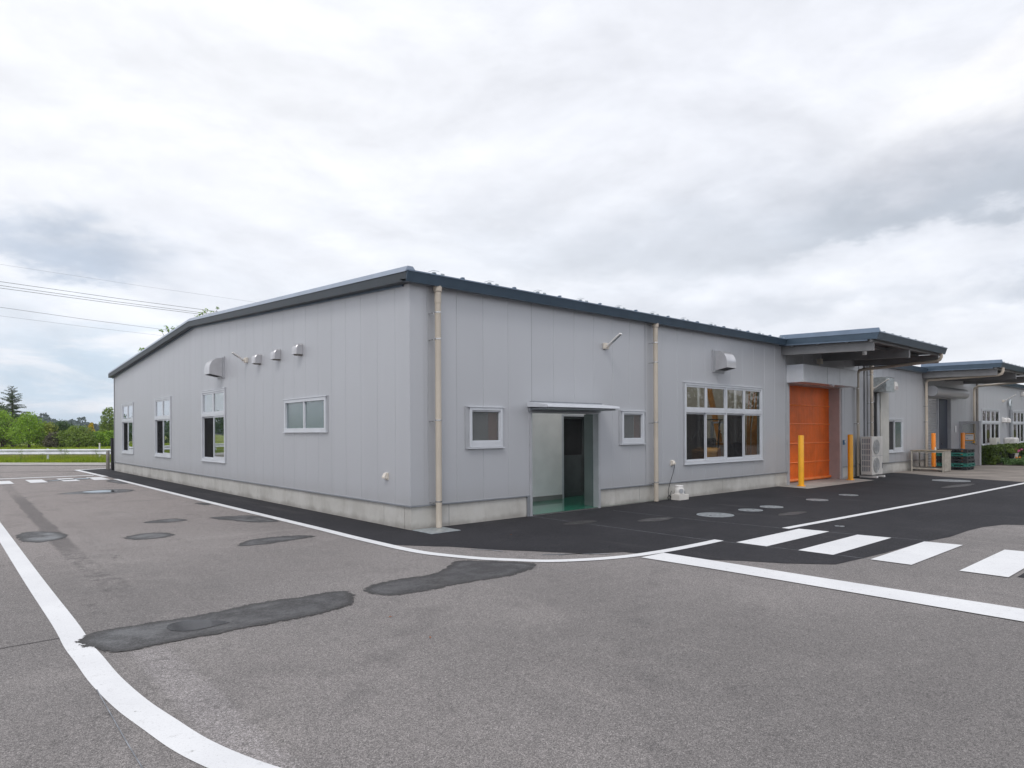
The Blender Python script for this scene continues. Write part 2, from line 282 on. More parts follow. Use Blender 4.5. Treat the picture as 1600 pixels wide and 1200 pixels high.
def glassm(name, tint, gloss=0.0, rough=0.0, fm=1.7, frost=None, fk=0.55):
    m = bpy.data.materials.new(name); m.use_nodes = True; N = NT(m.node_tree); N.n.clear()
    tr = N.node('ShaderNodeBsdfTransparent'); tr.inputs[0].default_value = tuple(tint) + (1,)
    inner = tr.outputs[0]
    if frost:
        df = N.node('ShaderNodeBsdfDiffuse'); df.inputs[0].default_value = tuple(frost) + (1,)
        mm = N.node('ShaderNodeMixShader'); mm.inputs[0].default_value = fk
        N.l.new(tr.outputs[0], mm.inputs[1]); N.l.new(df.outputs[0], mm.inputs[2]); inner = mm.outputs[0]
    gl = N.node('ShaderNodeBsdfGlossy'); gl.inputs['Roughness'].default_value = rough; gl.inputs[0].default_value = (0.95, 0.97, 1, 1)
    ge = N.node('ShaderNodeNewGeometry'); dt = N.node('ShaderNodeVectorMath', operation='DOT_PRODUCT')
    N.l.new(ge.outputs['Normal'], dt.inputs[0]); N.l.new(ge.outputs['Incoming'], dt.inputs[1])
    cs_ = N.math('ABSOLUTE', dt.outputs['Value'])           # Schlick reflectance of a thin sheet, the same from both sides
    frs = N.math('ADD', 0.04, N.math('MULTIPLY', 0.96, N.math('POWER', N.math('SUBTRACT', 1.0, cs_, clamp=True), 5.0)))
    fac = N.math('ADD', N.math('MULTIPLY', frs, fm), gloss, clamp=True)
    mx = N.node('ShaderNodeMixShader'); N.l.new(fac, mx.inputs[0]); N.l.new(inner, mx.inputs[1]); N.l.new(gl.outputs[0], mx.inputs[2])
    out = N.node('ShaderNodeOutputMaterial'); N.l.new(mx.outputs[0], out.inputs[0])
    MATS[name] = m; return m

m_asph = mat('worn_asphalt', (0.17, 0.16, 0.15), var=0, builder=asphalt_old)
m_new = mat('fresh_asphalt', (0.04, 0.04, 0.04), var=0, builder=asphalt_new)
m_wet = mat('wet_asphalt', (0.05, 0.05, 0.05), var=0, builder=wet)
m_water = mat('standing_water', (0.035, 0.035, 0.037), rough=0.09, var=0, spec=0.6, bump=0.02, bscale=3)
m_white = mat('road_paint', (0.78, 0.78, 0.78), var=0, builder=paint_white)
m_chalk = mat('chalk', (0.22, 0.23, 0.25), rough=0.8, var=0.25, vscale=6)
m_seam = mat('asphalt_seam', (0.06, 0.055, 0.055), rough=0.8, var=0.25, vscale=6)
m_conc = mat('concrete', (0.42, 0.41, 0.38), var=0, builder=concrete)
m_slab = mat('concrete_slab', (0.36, 0.34, 0.315), rough=0.85, var=0.12, vscale=1.5, bump=0.3, bscale=50)
m_oldslab = mat('tan_pavement', (0.235, 0.205, 0.18), rough=0.88, var=0.14, vscale=0.9, bump=0.4, bscale=50)
m_wall = mat('panel_grey', (0.46, 0.47, 0.5), var=0, builder=panelwall)
m_trim = mat('trim_grey', (0.44, 0.45, 0.475), rough=0.4, metal=0.3, var=0.04)
m_dtrim = mat('drip_grey', (0.27, 0.285, 0.31), rough=0.4, metal=0.3, var=0.05)
m_slate = mat('slate_blue_metal', (0.060, 0.095, 0.135), rough=0.34, metal=0.25, var=0.05, coat=0.1)
m_cap = mat('cap_metal', (0.27, 0.32, 0.40), rough=0.32, metal=0.3, var=0.04)  # same slate metal as the verge, its sky brightness put into the colour
m_verge = mat('verge_metal', (0.036, 0.046, 0.056), rough=0.5, metal=0.1, var=0.05)
m_slate2 = mat('slate_flashing', (0.15, 0.20, 0.27), rough=0.30, metal=0.35, var=0.05)  # lighter copy of the slate, sky brightness painted in for tilted flashings
m_alu = mat('white_aluminium', (0.62, 0.64, 0.68), rough=0.35, metal=0.15, var=0.03)
m_beige = mat('beige_pvc', (0.52, 0.46, 0.385), rough=0.38, var=0.05, vscale=1.2)
m_steel = mat('stainless', (0.58, 0.57, 0.56), rough=0.26, metal=0.9, var=0.04)
m_hood = mat('hood_silver', (0.58, 0.575, 0.59), rough=0.28, metal=0.6, var=0.05)
m_galv = mat('galvanised', (0.45, 0.49, 0.51), rough=0.38, metal=0.6, var=0.12, vscale=14)
m_ivory = mat('ivory_plastic', (0.66, 0.61, 0.54), rough=0.4, var=0.03)
m_lampw = mat('lamp_white', (0.74, 0.72, 0.70), rough=0.35, var=0.03)
m_black = mat('black_plastic', (0.022, 0.022, 0.024), rough=0.45, var=0.1)
m_dark = mat('dark_interior', (0.03, 0.03, 0.033), rough=0.7, var=0.1)
m_screen = mat('insect_screen', (0.028, 0.027, 0.03), rough=0.8, var=0.1)
m_orange = mat('orange_sheet', (0.76, 0.135, 0.008), rough=0.42, spec=0.35, var=0.10, vscale=1.5, coat=0.0, builder=shutter_sheet)
m_orange2 = mat('orange_rib', (0.88, 0.20, 0.02), rough=0.35, var=0.05)
m_yel = mat('yellow_paint', (0.90, 0.42, 0.008), rough=0.38, var=0.05, coat=0.2)
m_oran = mat('orange_paint', (0.86, 0.25, 0.01), rough=0.4, var=0.05, coat=0.2)
m_jamb = mat('pinkish_jamb', (0.42, 0.37, 0.37), rough=0.5, var=0.05)
m_cream = mat('cream_cover', (0.50, 0.49, 0.455), rough=0.5, var=0.04)
m_acw = mat('ac_casing', (0.68, 0.65, 0.61), rough=0.42, var=0.04)
m_beam = mat('beam_grey', (0.20, 0.20, 0.205), rough=0.5, var=0.05)
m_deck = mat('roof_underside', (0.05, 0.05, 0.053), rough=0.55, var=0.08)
m_green = mat('green_epoxy', (0.022, 0.22, 0.135), rough=0.16, var=0.05, coat=0.5)
m_inw = mat('white_board', (0.90, 0.90, 0.89), rough=0.55, var=0.03)
m_inbeige = mat('beige_board', (0.38, 0.345, 0.29), rough=0.7, var=0.06)
m_skirt = mat('grey_skirting', (0.26, 0.26, 0.25), rough=0.5, var=0.05)
m_graymir = mat('grey_steel_leaf', (0.16, 0.19, 0.185), rough=0.16, metal=0.3, var=0.03)
m_wood = mat('glulam_timber', (0.36, 0.15, 0.035), rough=0.55, var=0.12, vscale=5)
m_floor = mat('shop_floor', (0.17, 0.19, 0.175), rough=0.35, var=0.1)
m_flift = mat('forklift_yellow', (0.62, 0.30, 0.03), rough=0.4, var=0.05)
m_navy = mat('navy_door', (0.018, 0.028, 0.05), rough=0.45, var=0.06)
m_pgreen = mat('pallet_green', (0.02, 0.16, 0.13), rough=0.5, var=0.15, vscale=8)
m_pblack = mat('pallet_black', (0.022, 0.024, 0.028), rough=0.5, var=0.2, vscale=8)
m_cartm = mat('cart_beige', (0.40, 0.37, 0.32), rough=0.5, var=0.12, vscale=6)
m_board = mat('plywood', (0.28, 0.23, 0.17), rough=0.8, var=0.2, vscale=7)
m_rail = mat('guardrail_white', (0.70, 0.71, 0.76), rough=0.45, var=0.08, vscale=2)
m_postb = mat('brown_post', (0.22, 0.20, 0.18), rough=0.45, metal=0.3, var=0.1)
m_bark = mat('bark', (0.09, 0.07, 0.055), rough=0.9, var=0.2, vscale=6, bump=0.5, bscale=20)
m_grassg = mat('grass_ground', (0.22, 0.26, 0.03), rough=0.95, var=0.3, vscale=0.25)
m_hill = mat('hill_ground', (0.025, 0.05, 0.035), rough=0.95, var=0.2, vscale=0.02)
m_sign = mat('sign_board', (0.72, 0.73, 0.74), rough=0.5, var=0.02)
m_signo = mat('sign_frame_orange', (0.62, 0.28, 0.03), rough=0.5, var=0.05)
m_text = mat('sign_ink', (0.10, 0.11, 0.16), rough=0.6, var=0)
m_cover = mat('iron_cover', (0.30, 0.315, 0.33), rough=0.5, metal=0.3, var=0.2, vscale=12, bump=0.5, bscale=60)
m_soil = mat('soil', (0.05, 0.035, 0.022), rough=0.95, var=0.3, vscale=4)
m_tarp = mat('white_wrap', (0.60, 0.59, 0.58), rough=0.5, var=0.10, vscale=9, bump=0.8, bscale=9)
g_clear = glassm('window_glass', (0.74, 0.75, 0.74), fm=1.0)
g_dark = glassm('window_glass_dim', (0.45, 0.42, 0.42), fm=0.8)
g_refl = glassm('window_glass_coated', (0.55, 0.58, 0.57), gloss=0.12)
g_frost = glassm('frosted_glass', (0.8, 0.8, 0.8), rough=0.3, frost=(0.20, 0.21, 0.21), fk=0.35, fm=1.0)
g_teal = glassm('teal_frosted_glass', (0.35, 0.42, 0.41), rough=0.22, frost=(0.13, 0.20, 0.20), gloss=0.10)

# ------------------------------------------------------------------ mesh helpers
class M:
    def __init__(s): s.v = []; s.f = []
    def add(s, vs, fs):
        n = len(s.v); s.v += [tuple(p) for p in vs]; s.f += [tuple(i + n for i in f) for f in fs]; return s
    def box(s, x0, x1, y0, y1, z0, z1):
        x0, x1 = min(x0, x1), max(x0, x1); y0, y1 = min(y0, y1), max(y0, y1); z0, z1 = min(z0, z1), max(z0, z1)
        return s.add([(x0,y0,z0),(x1,y0,z0),(x1,y1,z0),(x0,y1,z0),(x0,y0,z1),(x1,y0,z1),(x1,y1,z1),(x0,y1,z1)],
            [(3,2,1,0),(4,5,6,7),(0,1,5,4),(1,2,6,5),(2,3,7,6),(3,0,4,7)])
    def prism(s, pts, ax, a, b):
        def mk(p, t): return {'x': (t, p[0], p[1]), 'y': (p[0], t, p[1]), 'z': (p[0], p[1], t)}[ax]
        n = len(pts)
        return s.add([mk(p, a) for p in pts] + [mk(p, b) for p in pts],
            [tuple(range(n))[::-1], tuple(range(n, 2 * n))] + [(i, (i + 1) % n, n + (i + 1) % n, n + i) for i in range(n)])
    def tube(s, path, r, seg=12, caps=True):
        path = [Vector(p) for p in path]; rs = r if isinstance(r, (list, tuple)) else [r] * len(path)
        n0 = len(s.v); prev = None
        for i, p in enumerate(path):
            if i == 0: t = path[1] - p
            elif i == len(path) - 1: t = p - path[i - 1]
            else: t = (path[i + 1] - p).normalized() + (p - path[i - 1]).normalized()
            t.normalize()
            if prev is None: a = t.cross(Vector((0, 0, 1)) if abs(t.z) < 0.9 else Vector((1, 0, 0))).normalized()
            else: a = (prev - t * prev.dot(t)).normalized()
            prev = a; b = t.cross(a)
            for k in range(seg):
                q = 2 * math.pi * k / seg
                s.v.append(tuple(p + (a * math.cos(q) + b * math.sin(q)) * rs[i]))
        for i in range(len(path) - 1):
            for k in range(seg):
                A = n0 + i * seg + k; B = n0 + i * seg + (k + 1) % seg
                s.f.append((A, B, B + seg, A + seg))
        if caps:
            s.f.append(tuple(n0 + k for k in range(seg))[::-1]); e = n0 + (len(path) - 1) * seg
            s.f.append(tuple(e + k for k in range(seg)))
        return s
    def cyl(s, x, y, z0, z1, r, seg=20, r1=None): return s.tube([(x, y, z0), (x, y, z1)], [r, r if r1 is None else r1], seg)
    def beamseg(s, p0, p1, w, h):
        p0, p1 = Vector(p0), Vector(p1); t = (p1 - p0).normalized()
        a = t.cross(Vector((0, 0, 1)));
        if a.length < 1e-4: a = Vector((1, 0, 0))
        a.normalize(); b = a.cross(t)
        vs = [p + a * (i * w / 2) + b * (j * h / 2) for p in (p0, p1) for i, j in ((-1,-1),(1,-1),(1,1),(-1,1))]
        return s.add(vs, [(3,2,1,0),(4,5,6,7),(0,1,5,4),(1,2,6,5),(2,3,7,6),(3,0,4,7)])
    def build(s, name, mt, parent=None, bev=0.0, smooth=None, loc=None, sep=False):
        if sep: return s.split(name, mt, parent, bev, smooth, loc)
        me = bpy.data.meshes.new(name); me.from_pydata(s.v, [], s.f)
        bm = bmesh.new(); bm.from_mesh(me); bmesh.ops.recalc_face_normals(bm, faces=bm.faces); bm.to_mesh(me); bm.free()
        me.materials.append(mt)
        o = bpy.data.objects.new(name, me); col.objects.link(o)
        if parent: o.parent = parent
        if loc: o.location = loc
        if smooth:
            for p in me.polygons: p.use_smooth = True
            me.set_sharp_from_angle(angle=R_(smooth))
        if bev:
            md = o.modifiers.new('bevel', 'BEVEL'); md.width = bev; md.segments = 2; md.limit_method = 'ANGLE'; md.angle_limit = R_(40)
        return o
def _split(s, name, mt, parent, bev, smooth, loc):
    # one object per piece: faces that share points, and pieces that touch, stay together
    n = len(s.v); p = list(range(n))
    def fd(i):
        while p[i] != i: p[i] = p[p[i]]; i = p[i]
        return i
    for f in s.f:
        for i in f[1:]: p[fd(i)] = fd(f[0])
    gr = {}
    for f in s.f: gr.setdefault(fd(f[0]), []).append(f)
    P = [[fs, [min(s.v[i][k] for f in fs for i in f) for k in range(3)], [max(s.v[i][k] for f in fs for i in f) for k in range(3)]] for fs in gr.values()]
    i = 0
    while i < len(P):
        j = i + 1; hit = False
        while j < len(P):
            a, b = P[i], P[j]
            if all(a[1][k] - .003 <= b[2][k] and b[1][k] - .003 <= a[2][k] for k in range(3)):
                P[i] = [a[0] + b[0], [min(x, y) for x, y in zip(a[1], b[1])], [max(x, y) for x, y in zip(a[2], b[2])]]; P.pop(j); hit = True
            else: j += 1
        if not hit: i += 1
    o = None
    for fs, _, _ in P:
        ids = sorted({i for f in fs for i in f}); mp = {a: b for b, a in enumerate(ids)}
        q = M(); q.v = [s.v[i] for i in ids]; q.f = [tuple(mp[i] for i in f) for f in fs]; o = q.build(name, mt, parent, bev, smooth, loc)
    return o
M.split = _split
def tag(o, label, cat, group=None):
    o['label'] = label; o['category'] = cat
    if group: o['group'] = group
    return o
def thing(name, label, cat, loc=(0, 0, 0), group=None, rz=0):
    o = bpy.data.objects.new(name, None); o.empty_display_size = 0.2; col.objects.link(o)
    o.location = loc; o.rotation_euler = (0, 0, rz); return tag(o, label, cat, group)
def struct(o): o['kind'] = 'structure'; return o
def copy_tree(o, parent=None):
    c = o.copy(); col.objects.link(c)
    if parent: c.parent = parent
    for ch in list(o.children): copy_tree(ch, c)
    return c

def TR(u, d, z): return (u, -d, z)          # wall along X, facing -Y
def TL(u, d, z): return (-d, u, z)          # wall along Y, facing -X
def bx(m, T, u0, u1, d0, d1, z0, z1):
    a = T(u0, d0, z0); b = T(u1, d1, z1); m.box(a[0], b[0], a[1], b[1], a[2], b[2]); return m

# ------------------------------------------------------------------ ground
def sheet(name, pts, z, mt, parent=None):
    m = M(); m.add([(p[0], p[1], z) for p in pts], [tuple(range(len(pts)))])
    o = m.build(name, mt, parent)
    return o
def spline(pts, closed, n=8):
    P = [Vector((p[0], p[1], 0)) for p in pts]; out = []; N_ = len(P)
    rngi = range(N_) if closed else range(N_ - 1)
    for i in rngi:
        g = lambda k: P[k % N_] if closed else P[max(0, min(N_ - 1, k))]
        a, b, c, dd = g(i - 1), g(i), g(i + 1), g(i + 2)
        for j in range(n):
            t = j / n
            out.append(0.5 * ((2 * b) + (c - a) * t + (2 * a - 5 * b + 4 * c - dd) * t * t + (3 * b - a - 3 * c + dd) * t ** 3))
    if not closed: out.append(P[-1])
    return out
def blobsheet(name, pts, z, mt, parent=None, jit=0.02, n=10):
    q = spline(pts, True, n); q2 = []
    for i, p in enumerate(q):
        q2.append((p.x + random.uniform(-jit, jit), p.y + random.uniform(-jit, jit)))
    return sheet(name, q2, z, mt, parent)
def strip(name, left, right, z, mt, parent=None):
    m = M(); n = len(left)
    m.add([(p[0], p[1], z) for p in left] + [(p[0], p[1], z) for p in right], [(i, i + 1, n + i + 1, n + i) for i in range(n - 1)])
    return m.build(name, mt, parent)

def wetsheet(name, pts, z, mt, parent, step=0.03):
    q = np.array([(p.x, p.y) for p in spline(pts, True, 6)]); lo = q.min(0) - .09; hi = q.max(0) + .09
    nx, ny = [max(3, int(math.ceil(v / step)) + 1) for v in (hi - lo)]
    X, Y = np.meshgrid(np.linspace(lo[0], hi[0], nx), np.linspace(lo[1], hi[1], ny)); P = np.stack([X.ravel(), Y.ravel()], 1)
    a, b = q, np.roll(q, -1, 0); D = np.full(len(P), 9.0); ins = np.zeros(len(P), bool)
    for s0, s1 in zip(a, b):
        ab = s1 - s0; t = np.clip(((P - s0) @ ab) / (ab @ ab + 1e-12), 0, 1); D = np.minimum(D, np.linalg.norm(P - s0 - t[:, None] * ab, axis=1))
        cr = ((s0[1] > P[:, 1]) != (s1[1] > P[:, 1])); xx = s0[0] + (P[:, 1] - s0[1]) / (s1[1] - s0[1] + 1e-12) * ab[0]; ins ^= cr & (P[:, 0] < xx)
    sd = np.where(ins, D, -D); I = np.arange(nx * ny).reshape(ny, nx)
    F_ = np.stack([I[:-1, :-1], I[:-1, 1:], I[1:, 1:], I[1:, :-1]], -1).reshape(-1, 4); F_ = F_[(sd[F_] > -.07).any(1)]
    use = np.unique(F_); mp = np.zeros(nx * ny, int); mp[use] = np.arange(len(use))
    me = bpy.data.meshes.new(name); me.from_pydata([(x, y, z) for x, y in P[use]], [], mp[F_].tolist()); me.materials.append(mt)
    at = me.attributes.new('edge', 'FLOAT', 'POINT'); at.data.foreach_set('value', sd[use].astype(np.float32))
    o = bpy.data.objects.new(name, me); col.objects.link(o); o.parent = parent; return o
EU = Vector((0.6775, -0.7355, 0)); NU = Vector((0.7355, 0.6775, 0))      # road direction and its normal
def rd(n, e, z=0.0): p = NU * n + EU * e; return (p.x, p.y, z)

ground = struct(sheet('ground', [(-1400, -1400), (1400, -1400), (1400, 1400), (-1400, 1400)], -0.03, m_grassg))
lot = struct(sheet('parking_lot', [rd(21.1, -140)[:2], rd(21.1, -13)[:2], (300, 23.5), (300, -300), (-250, -300)], 0.0, m_asph))
new = struct(sheet('fresh_pavement', [(-1.06, 26.0), (-1.0, 19.9), (-1.02, 8), (-1.0, 1.0), (-0.96, -1.0), (-0.60, -1.50), (-0.44, -1.68), (-0.1, -2.34), (0.23, -2.82), (0.38, -3.06), (0.66, -3.43), (1.06, -3.65),
    (1.2, -4.2), (1.39, -4.67), (1.68, -5.06), (1.9, -5.47), (2.29, -5.92), (2.98, -5.99), (3.65, -6.04), (4.88, -6.09), (5.67, -6.2), (6.6, -6.2), (7.24, -6.25), (7.84, -6.41), (8.05, -6.7), (8.6, -8.0), (10, -14), (19.0, -14), (19.1, -9), (19.36, -4.3), (20.3, -1.99), (21.4, -0.5), (21.5, 0.25), (0.25, 0.25), (0.25, 26.3)], 0.004, m_new))
struct(sheet('old_pavement', [(19.36, -4.3), (20.3, -1.99), (21.4, -0.5), (21.5, 0.2), (60, 0.2), (60, -16), (19.1, -14), (19.1, -9)], 0.0045, m_oldslab))
strip('fresh_patch', [(3.05, -7.56), (5.1, -7.56)], [(3.1, -9.2), (5.1, -9.2)], 0.004, m_new, lot)
struct(sheet('concrete_apron', [(12.55, 0.3), (12.31, -0.97), (16.85, -1.03), (17.3, -0.2), (17.3, 0.3)], 0.012, m_slab))
# kerb gutter along the far road and grass verge
g = M(); g.add([rd(21.1, -140, .02), rd(21.1, -14, .02), rd(22.9, -14, .05), rd(22.9, -140, .05)], [(0, 1, 2, 3)])
g.add([rd(21.1, -140, -.02), rd(21.1, -14, -.02), rd(21.1, -14, .02), rd(21.1, -140, .02)], [(0, 1, 2, 3)])
g.add([rd(22.9, -140, .05), rd(22.9, -14, .05), rd(23.05, -14, .05), rd(23.05, -140, .05)], [(0, 1, 2, 3)])
struct(g.build('kerb_gutter', m_slab))
strip('road_seam', [rd(20.55, -60)[:2], rd(20.55, -16)[:2]], [rd(21.05, -60)[:2], rd(21.05, -16)[:2]], 0.004, m_seam, lot)
strip('road_seam', [(-7.0, 28.9), (-3.73, 26.6), (-1.25, 24.9)], [(-7.0, 28.65), (-3.75, 26.4), (-1.28, 24.72)], 0.004, m_seam, lot)
strip('road_seam', [(-9, -3.0), (-5.21, -3.0)], [(-9, -3.012), (-5.21, -3.012)], 0.004, m_seam, lot)

# markings
def line(pts, w, parent=lot, z=0.008, mt=m_white, name='white_line', smooth=False):
    P = spline(pts, False, 8) if smooth else [Vector((p[0], p[1], 0)) for p in pts]
    L, Rr = [], []
    for i, p in enumerate(P):
        t = (P[min(i + 1, len(P) - 1)] - P[max(i - 1, 0)]).normalized(); nn = Vector((-t.y, t.x, 0))
        L.append(p + nn * w / 2); Rr.append(p - nn * w / 2)
    return strip(name, L, Rr, z, mt, parent)
line([(-5.13, 30), (-5.13, 6), (-5.13, 0), (-5.12, -2.5), (-5.13, -3.3), (-5.12, -3.75), (-5.11, -4.28), (-5.07, -4.84), (-5.01, -5.28), (-4.95, -5.66), (-4.86, -6.0), (-4.74, -6.32), (-4.55, -6.75), (-4.2, -7.3), (-3.7, -7.8), (-3.0, -8.15)], 0.175, smooth=True, z=0.003)
line([(-1.06, 17.9), (-1.07, 9), (-1.05, 4.1), (-1.04, 1.2), (-1.05, 0.05), (-1.035, -0.9), (-1.02, -1.4), (-0.97, -1.86), (-0.855, -2.24), (-0.66, -2.7), (-0.42, -3.06), (-0.17, -3.38), (0.16, -3.61), (0.56, -3.8), (1.0, -3.92), (1.6, -3.99), (2.3, -4.01), (2.84, -4.0)], 0.155, smooth=True)
strip('white_line', [(0.90, -4.06), (0.95, -4.95), (0.97, -5.93), (0.98, -8.0), (1.0, -14)], [(1.38, -4.06), (1.40, -4.95), (1.41, -5.93), (1.47, -8.0), (1.5, -14)], 0.0085, m_white, lot)
line([(4.69, -4.10), (8.2, -4.245), (12.0, -4.40), (18.8, -4.56), (30, -4.85)], 0.13, new)
line([(-9, 21.08), (-4.15, 21.08), (-1.25, 20.98)], 0.38)
line([(-1.14, 25.95), (-1.08, 19.6)], 0.2, z=0.0125)
line([(-1.15, 26.0), (0.2, 26.55)], 0.3, z=0.009)
for x0 in (-4.46, -3.54, -2.62, -1.71, -5.38, -6.3):
    strip('crosswalk_stripe', [(x0, 17.85), (x0 + .48, 17.8)], [(x0, 19.72), (x0 + .48, 19.62)], 0.008, m_white, lot)
for y0 in (-4.28, -5.18, -6.09, -7.04, -7.98):
    strip('crosswalk_stripe', [(2.84 - .035 * (y0 + 4.28), y0), (4.8 - .05 * (y0 + 4.28), y0)], [(2.84 - .035 * (y0 + 4.28), y0 - .465), (4.86 - .05 * (y0 + 4.28), y0 - .465)], 0.009, m_white, lot)
for pts in ([(2.70, -0.05), (2.73, -3.81), (2.84, -4.6), (2.94, -6.1)], [(4.56, -0.5), (4.55, -2.66), (4.69, -4.1), (4.88, -5.2), (5.02, -6.1)]):
    line(pts, 0.012, new, 0.0065, m_chalk, 'chalk_line')
line([(-1.0, -1.6), (-0.55, -3.4), (-0.35, -4.2)], 0.007, lot, 0.0065, m_chalk, 'chalk_line')
line([(-5.185, -4.45), (-5.20, -5.4), (-5.205, -6.6)], 0.006, lot, 0.0045, m_chalk, 'chalk_line')
# wet patches and standing water
WP = [([(-4.97, 3.5), (-4.96, 4.0), (-4.75, 4.28), (-4.44, 3.93), (-4.35, 3.37), (-4.48, 3.01), (-4.78, 2.84), (-4.97, 3.16)], .03),
 ([(-3.74, 2.42), (-3.5, 2.71), (-3.16, 2.67), (-3.04, 2.27), (-3.31, 2.02), (-3.62, 2.11)], .02),
 ([(-3.07, 4.21), (-2.8, 4.44), (-2.47, 4.44), (-2.37, 4.04), (-2.66, 3.91), (-2.9, 4.0)], .02),
 ([(-1.96, 4.09), (-1.55, 4.06), (-1.2, 3.83), (-1.13, 2.75), (-1.38, 2.72), (-1.55, 2.84), (-1.75, 3.3)], .03),
 ([(-2.66, 0.45), (-2.43, 0.8), (-2.23, 0.91), (-1.78, 0.88), (-1.47, 0.66), (-1.46, 0.5), (-1.8, 0.41), (-2.15, 0.34), (-2.43, 0.33)], .02),
 ([(-1.39, 7.08), (-1.21, 7.2), (-1.15, 6.65), (-1.3, 6.54)], .02),
 ([(-3.4, 12.4), (-2.6, 13.0), (-1.91, 13.0), (-1.6, 12.2), (-2.23, 11.5), (-3.1, 12.0)], .04),
 ([(-3.1, 18.3), (-2.7, 19.2), (-1.6, 19.6), (-1.3, 18.7), (-2.2, 18.5)], .03),
 ([(-1.5, 16.9), (-1.2, 17.6), (-1.1, 15.6), (-1.35, 15.2)], .03)]
for pts, j in WP: wetsheet('wet_patch', pts, 0.0025, m_wet, lot, .04)
wetsheet('wet_patch', [(-5.12, -3.28), (-5.06, -3.12), (-4.98, -3.02), (-4.82, -3.0), (-4.5, -3.03), (-4.1, -3.05), (-3.64, -2.99), (-3.18, -3.04), (-2.9, -3.06), (-2.76, -3.10), (-2.78, -3.28), (-2.87, -3.46), (-2.94, -3.60), (-3.35, -3.75), (-3.9, -3.74), (-4.4, -3.72), (-4.85, -3.73), (-4.98, -3.66), (-5.05, -3.5)], 0.0055, m_wet, lot, .03)
wetsheet('wet_patch', [(-2.6, -3.17), (-2.36, -3.04), (-2.05, -3.01), (-1.7, -3.05), (-1.36, -2.89), (-1.04, -2.65), (-0.83, -2.7), (-0.62, -3.0), (-0.47, -3.19), (-0.38, -3.38), (-0.48, -3.54), (-0.65, -3.62), (-0.85, -3.67), (-1.05, -3.71), (-1.78, -3.65), (-2.08, -3.68), (-2.34, -3.65), (-2.51, -3.6), (-2.61, -3.48), (-2.63, -3.33)], 0.0025, m_wet, lot, .03)
for pts in ([(-4.47, -3.22), (-4.3, -3.17), (-4.16, -3.3), (-4.05, -3.47), (-4.2, -3.52), (-4.36, -3.52), (-4.48, -3.42)],
            [(-2.85, 12.45), (-2.5, 12.75), (-2.08, 12.6), (-2.1, 12.0), (-2.6, 12.05)],
            [(-2.95, 18.5), (-2.6, 18.95), (-1.75, 19.3), (-1.65, 18.95), (-2.2, 18.75)]):
    w = blobsheet('puddle', pts, 0.008, m_water, lot, 0.006)

for pts in ([(3.6, -1.9), (4.1, -1.75), (4.5, -2.0), (4.0, -2.15)], [(2.35, -1.2), (2.9, -1.1), (3.1, -1.35), (2.6, -1.45)], [(6.2, -3.2), (6.8, -3.1), (7.2, -3.3), (6.6, -3.4)], [(15.2, -3.4), (16.4, -3.3), (17.5, -3.6), (16.2, -3.7)]):
    wetsheet('damp_spot', pts, 0.0065, m_wet, new, .03)
for a, b in (((0.1, -3.05), (0.8, -3.62)), ((0.25, -3.2), (0.62, -3.45)), ((-.35, -2.1), (-.12, -2.5))):
    line([a, ((a[0] + b[0]) / 2 + .04, (a[1] + b[1]) / 2 + .03), b], .03, new, .0062, m_chalk, 'paint_smear', True)
# covers
def cover(x, y, r, label, mt=m_cover, grp='round covers set in the fresh asphalt'):
    m = M(); m.cyl(0, 0, 0.0, 0.006, r, 36); o = m.build('manhole_cover', mt, None, loc=(x, y, 0.003)); tag(o, label, 'manhole cover', grp)
    k = M(); 
    for q in range(36):
        a0, a1 = 2 * math.pi * q / 36, 2 * math.pi * (q + 1) / 36
        k.add([(r * math.cos(a0), r * math.sin(a0), .0075), (r * math.cos(a1), r * math.sin(a1), .0075), (r * .9 * math.cos(a1), r * .9 * math.sin(a1), .0075), (r * .9 * math.cos(a0), r * .9 * math.sin(a0), .0075)], [(0, 1, 2, 3)])
    k.build('rim', m_galv, o)
    h = M(); h.box(-r * .55, -r * .4, -.02, .02, .006, .009); h.box(r * .4, r * .55, -.02, .02, .006, .009); h.build('lifting_slot', m_black, o, sep=True)
cover(5.42, -2.34, .35, 'largest grey round cover in the dark asphalt, nearest the white pump on the wall')
cover(6.62, -2.41, .24, 'second round grey cover from the left, touching distance from the largest one')
cover(7.47, -2.42, .235, 'third round grey cover from the left in the row on dark asphalt')
cover(9.57, -2.45, .24, 'fourth round grey cover from the left, below the yellow bollard')
cover(11.28, -2.47, .22, 'fifth round grey cover, in front of the orange door')
cover(18.4, -2.75, .52, 'wide pale round cover on dark asphalt in front of the stacked pallets')
cover(5.6, -4.6, .075, 'tiny round cap beside the first right crosswalk stripe')
p = M(); p.box(0.02, 0.60, -0.58, -0.015, 0.004, 0.014)
tag(p.build('drain_cover', m_galv, None, bev=.003), 'square galvanised plate on the asphalt under the corner downpipe', 'drain cover')

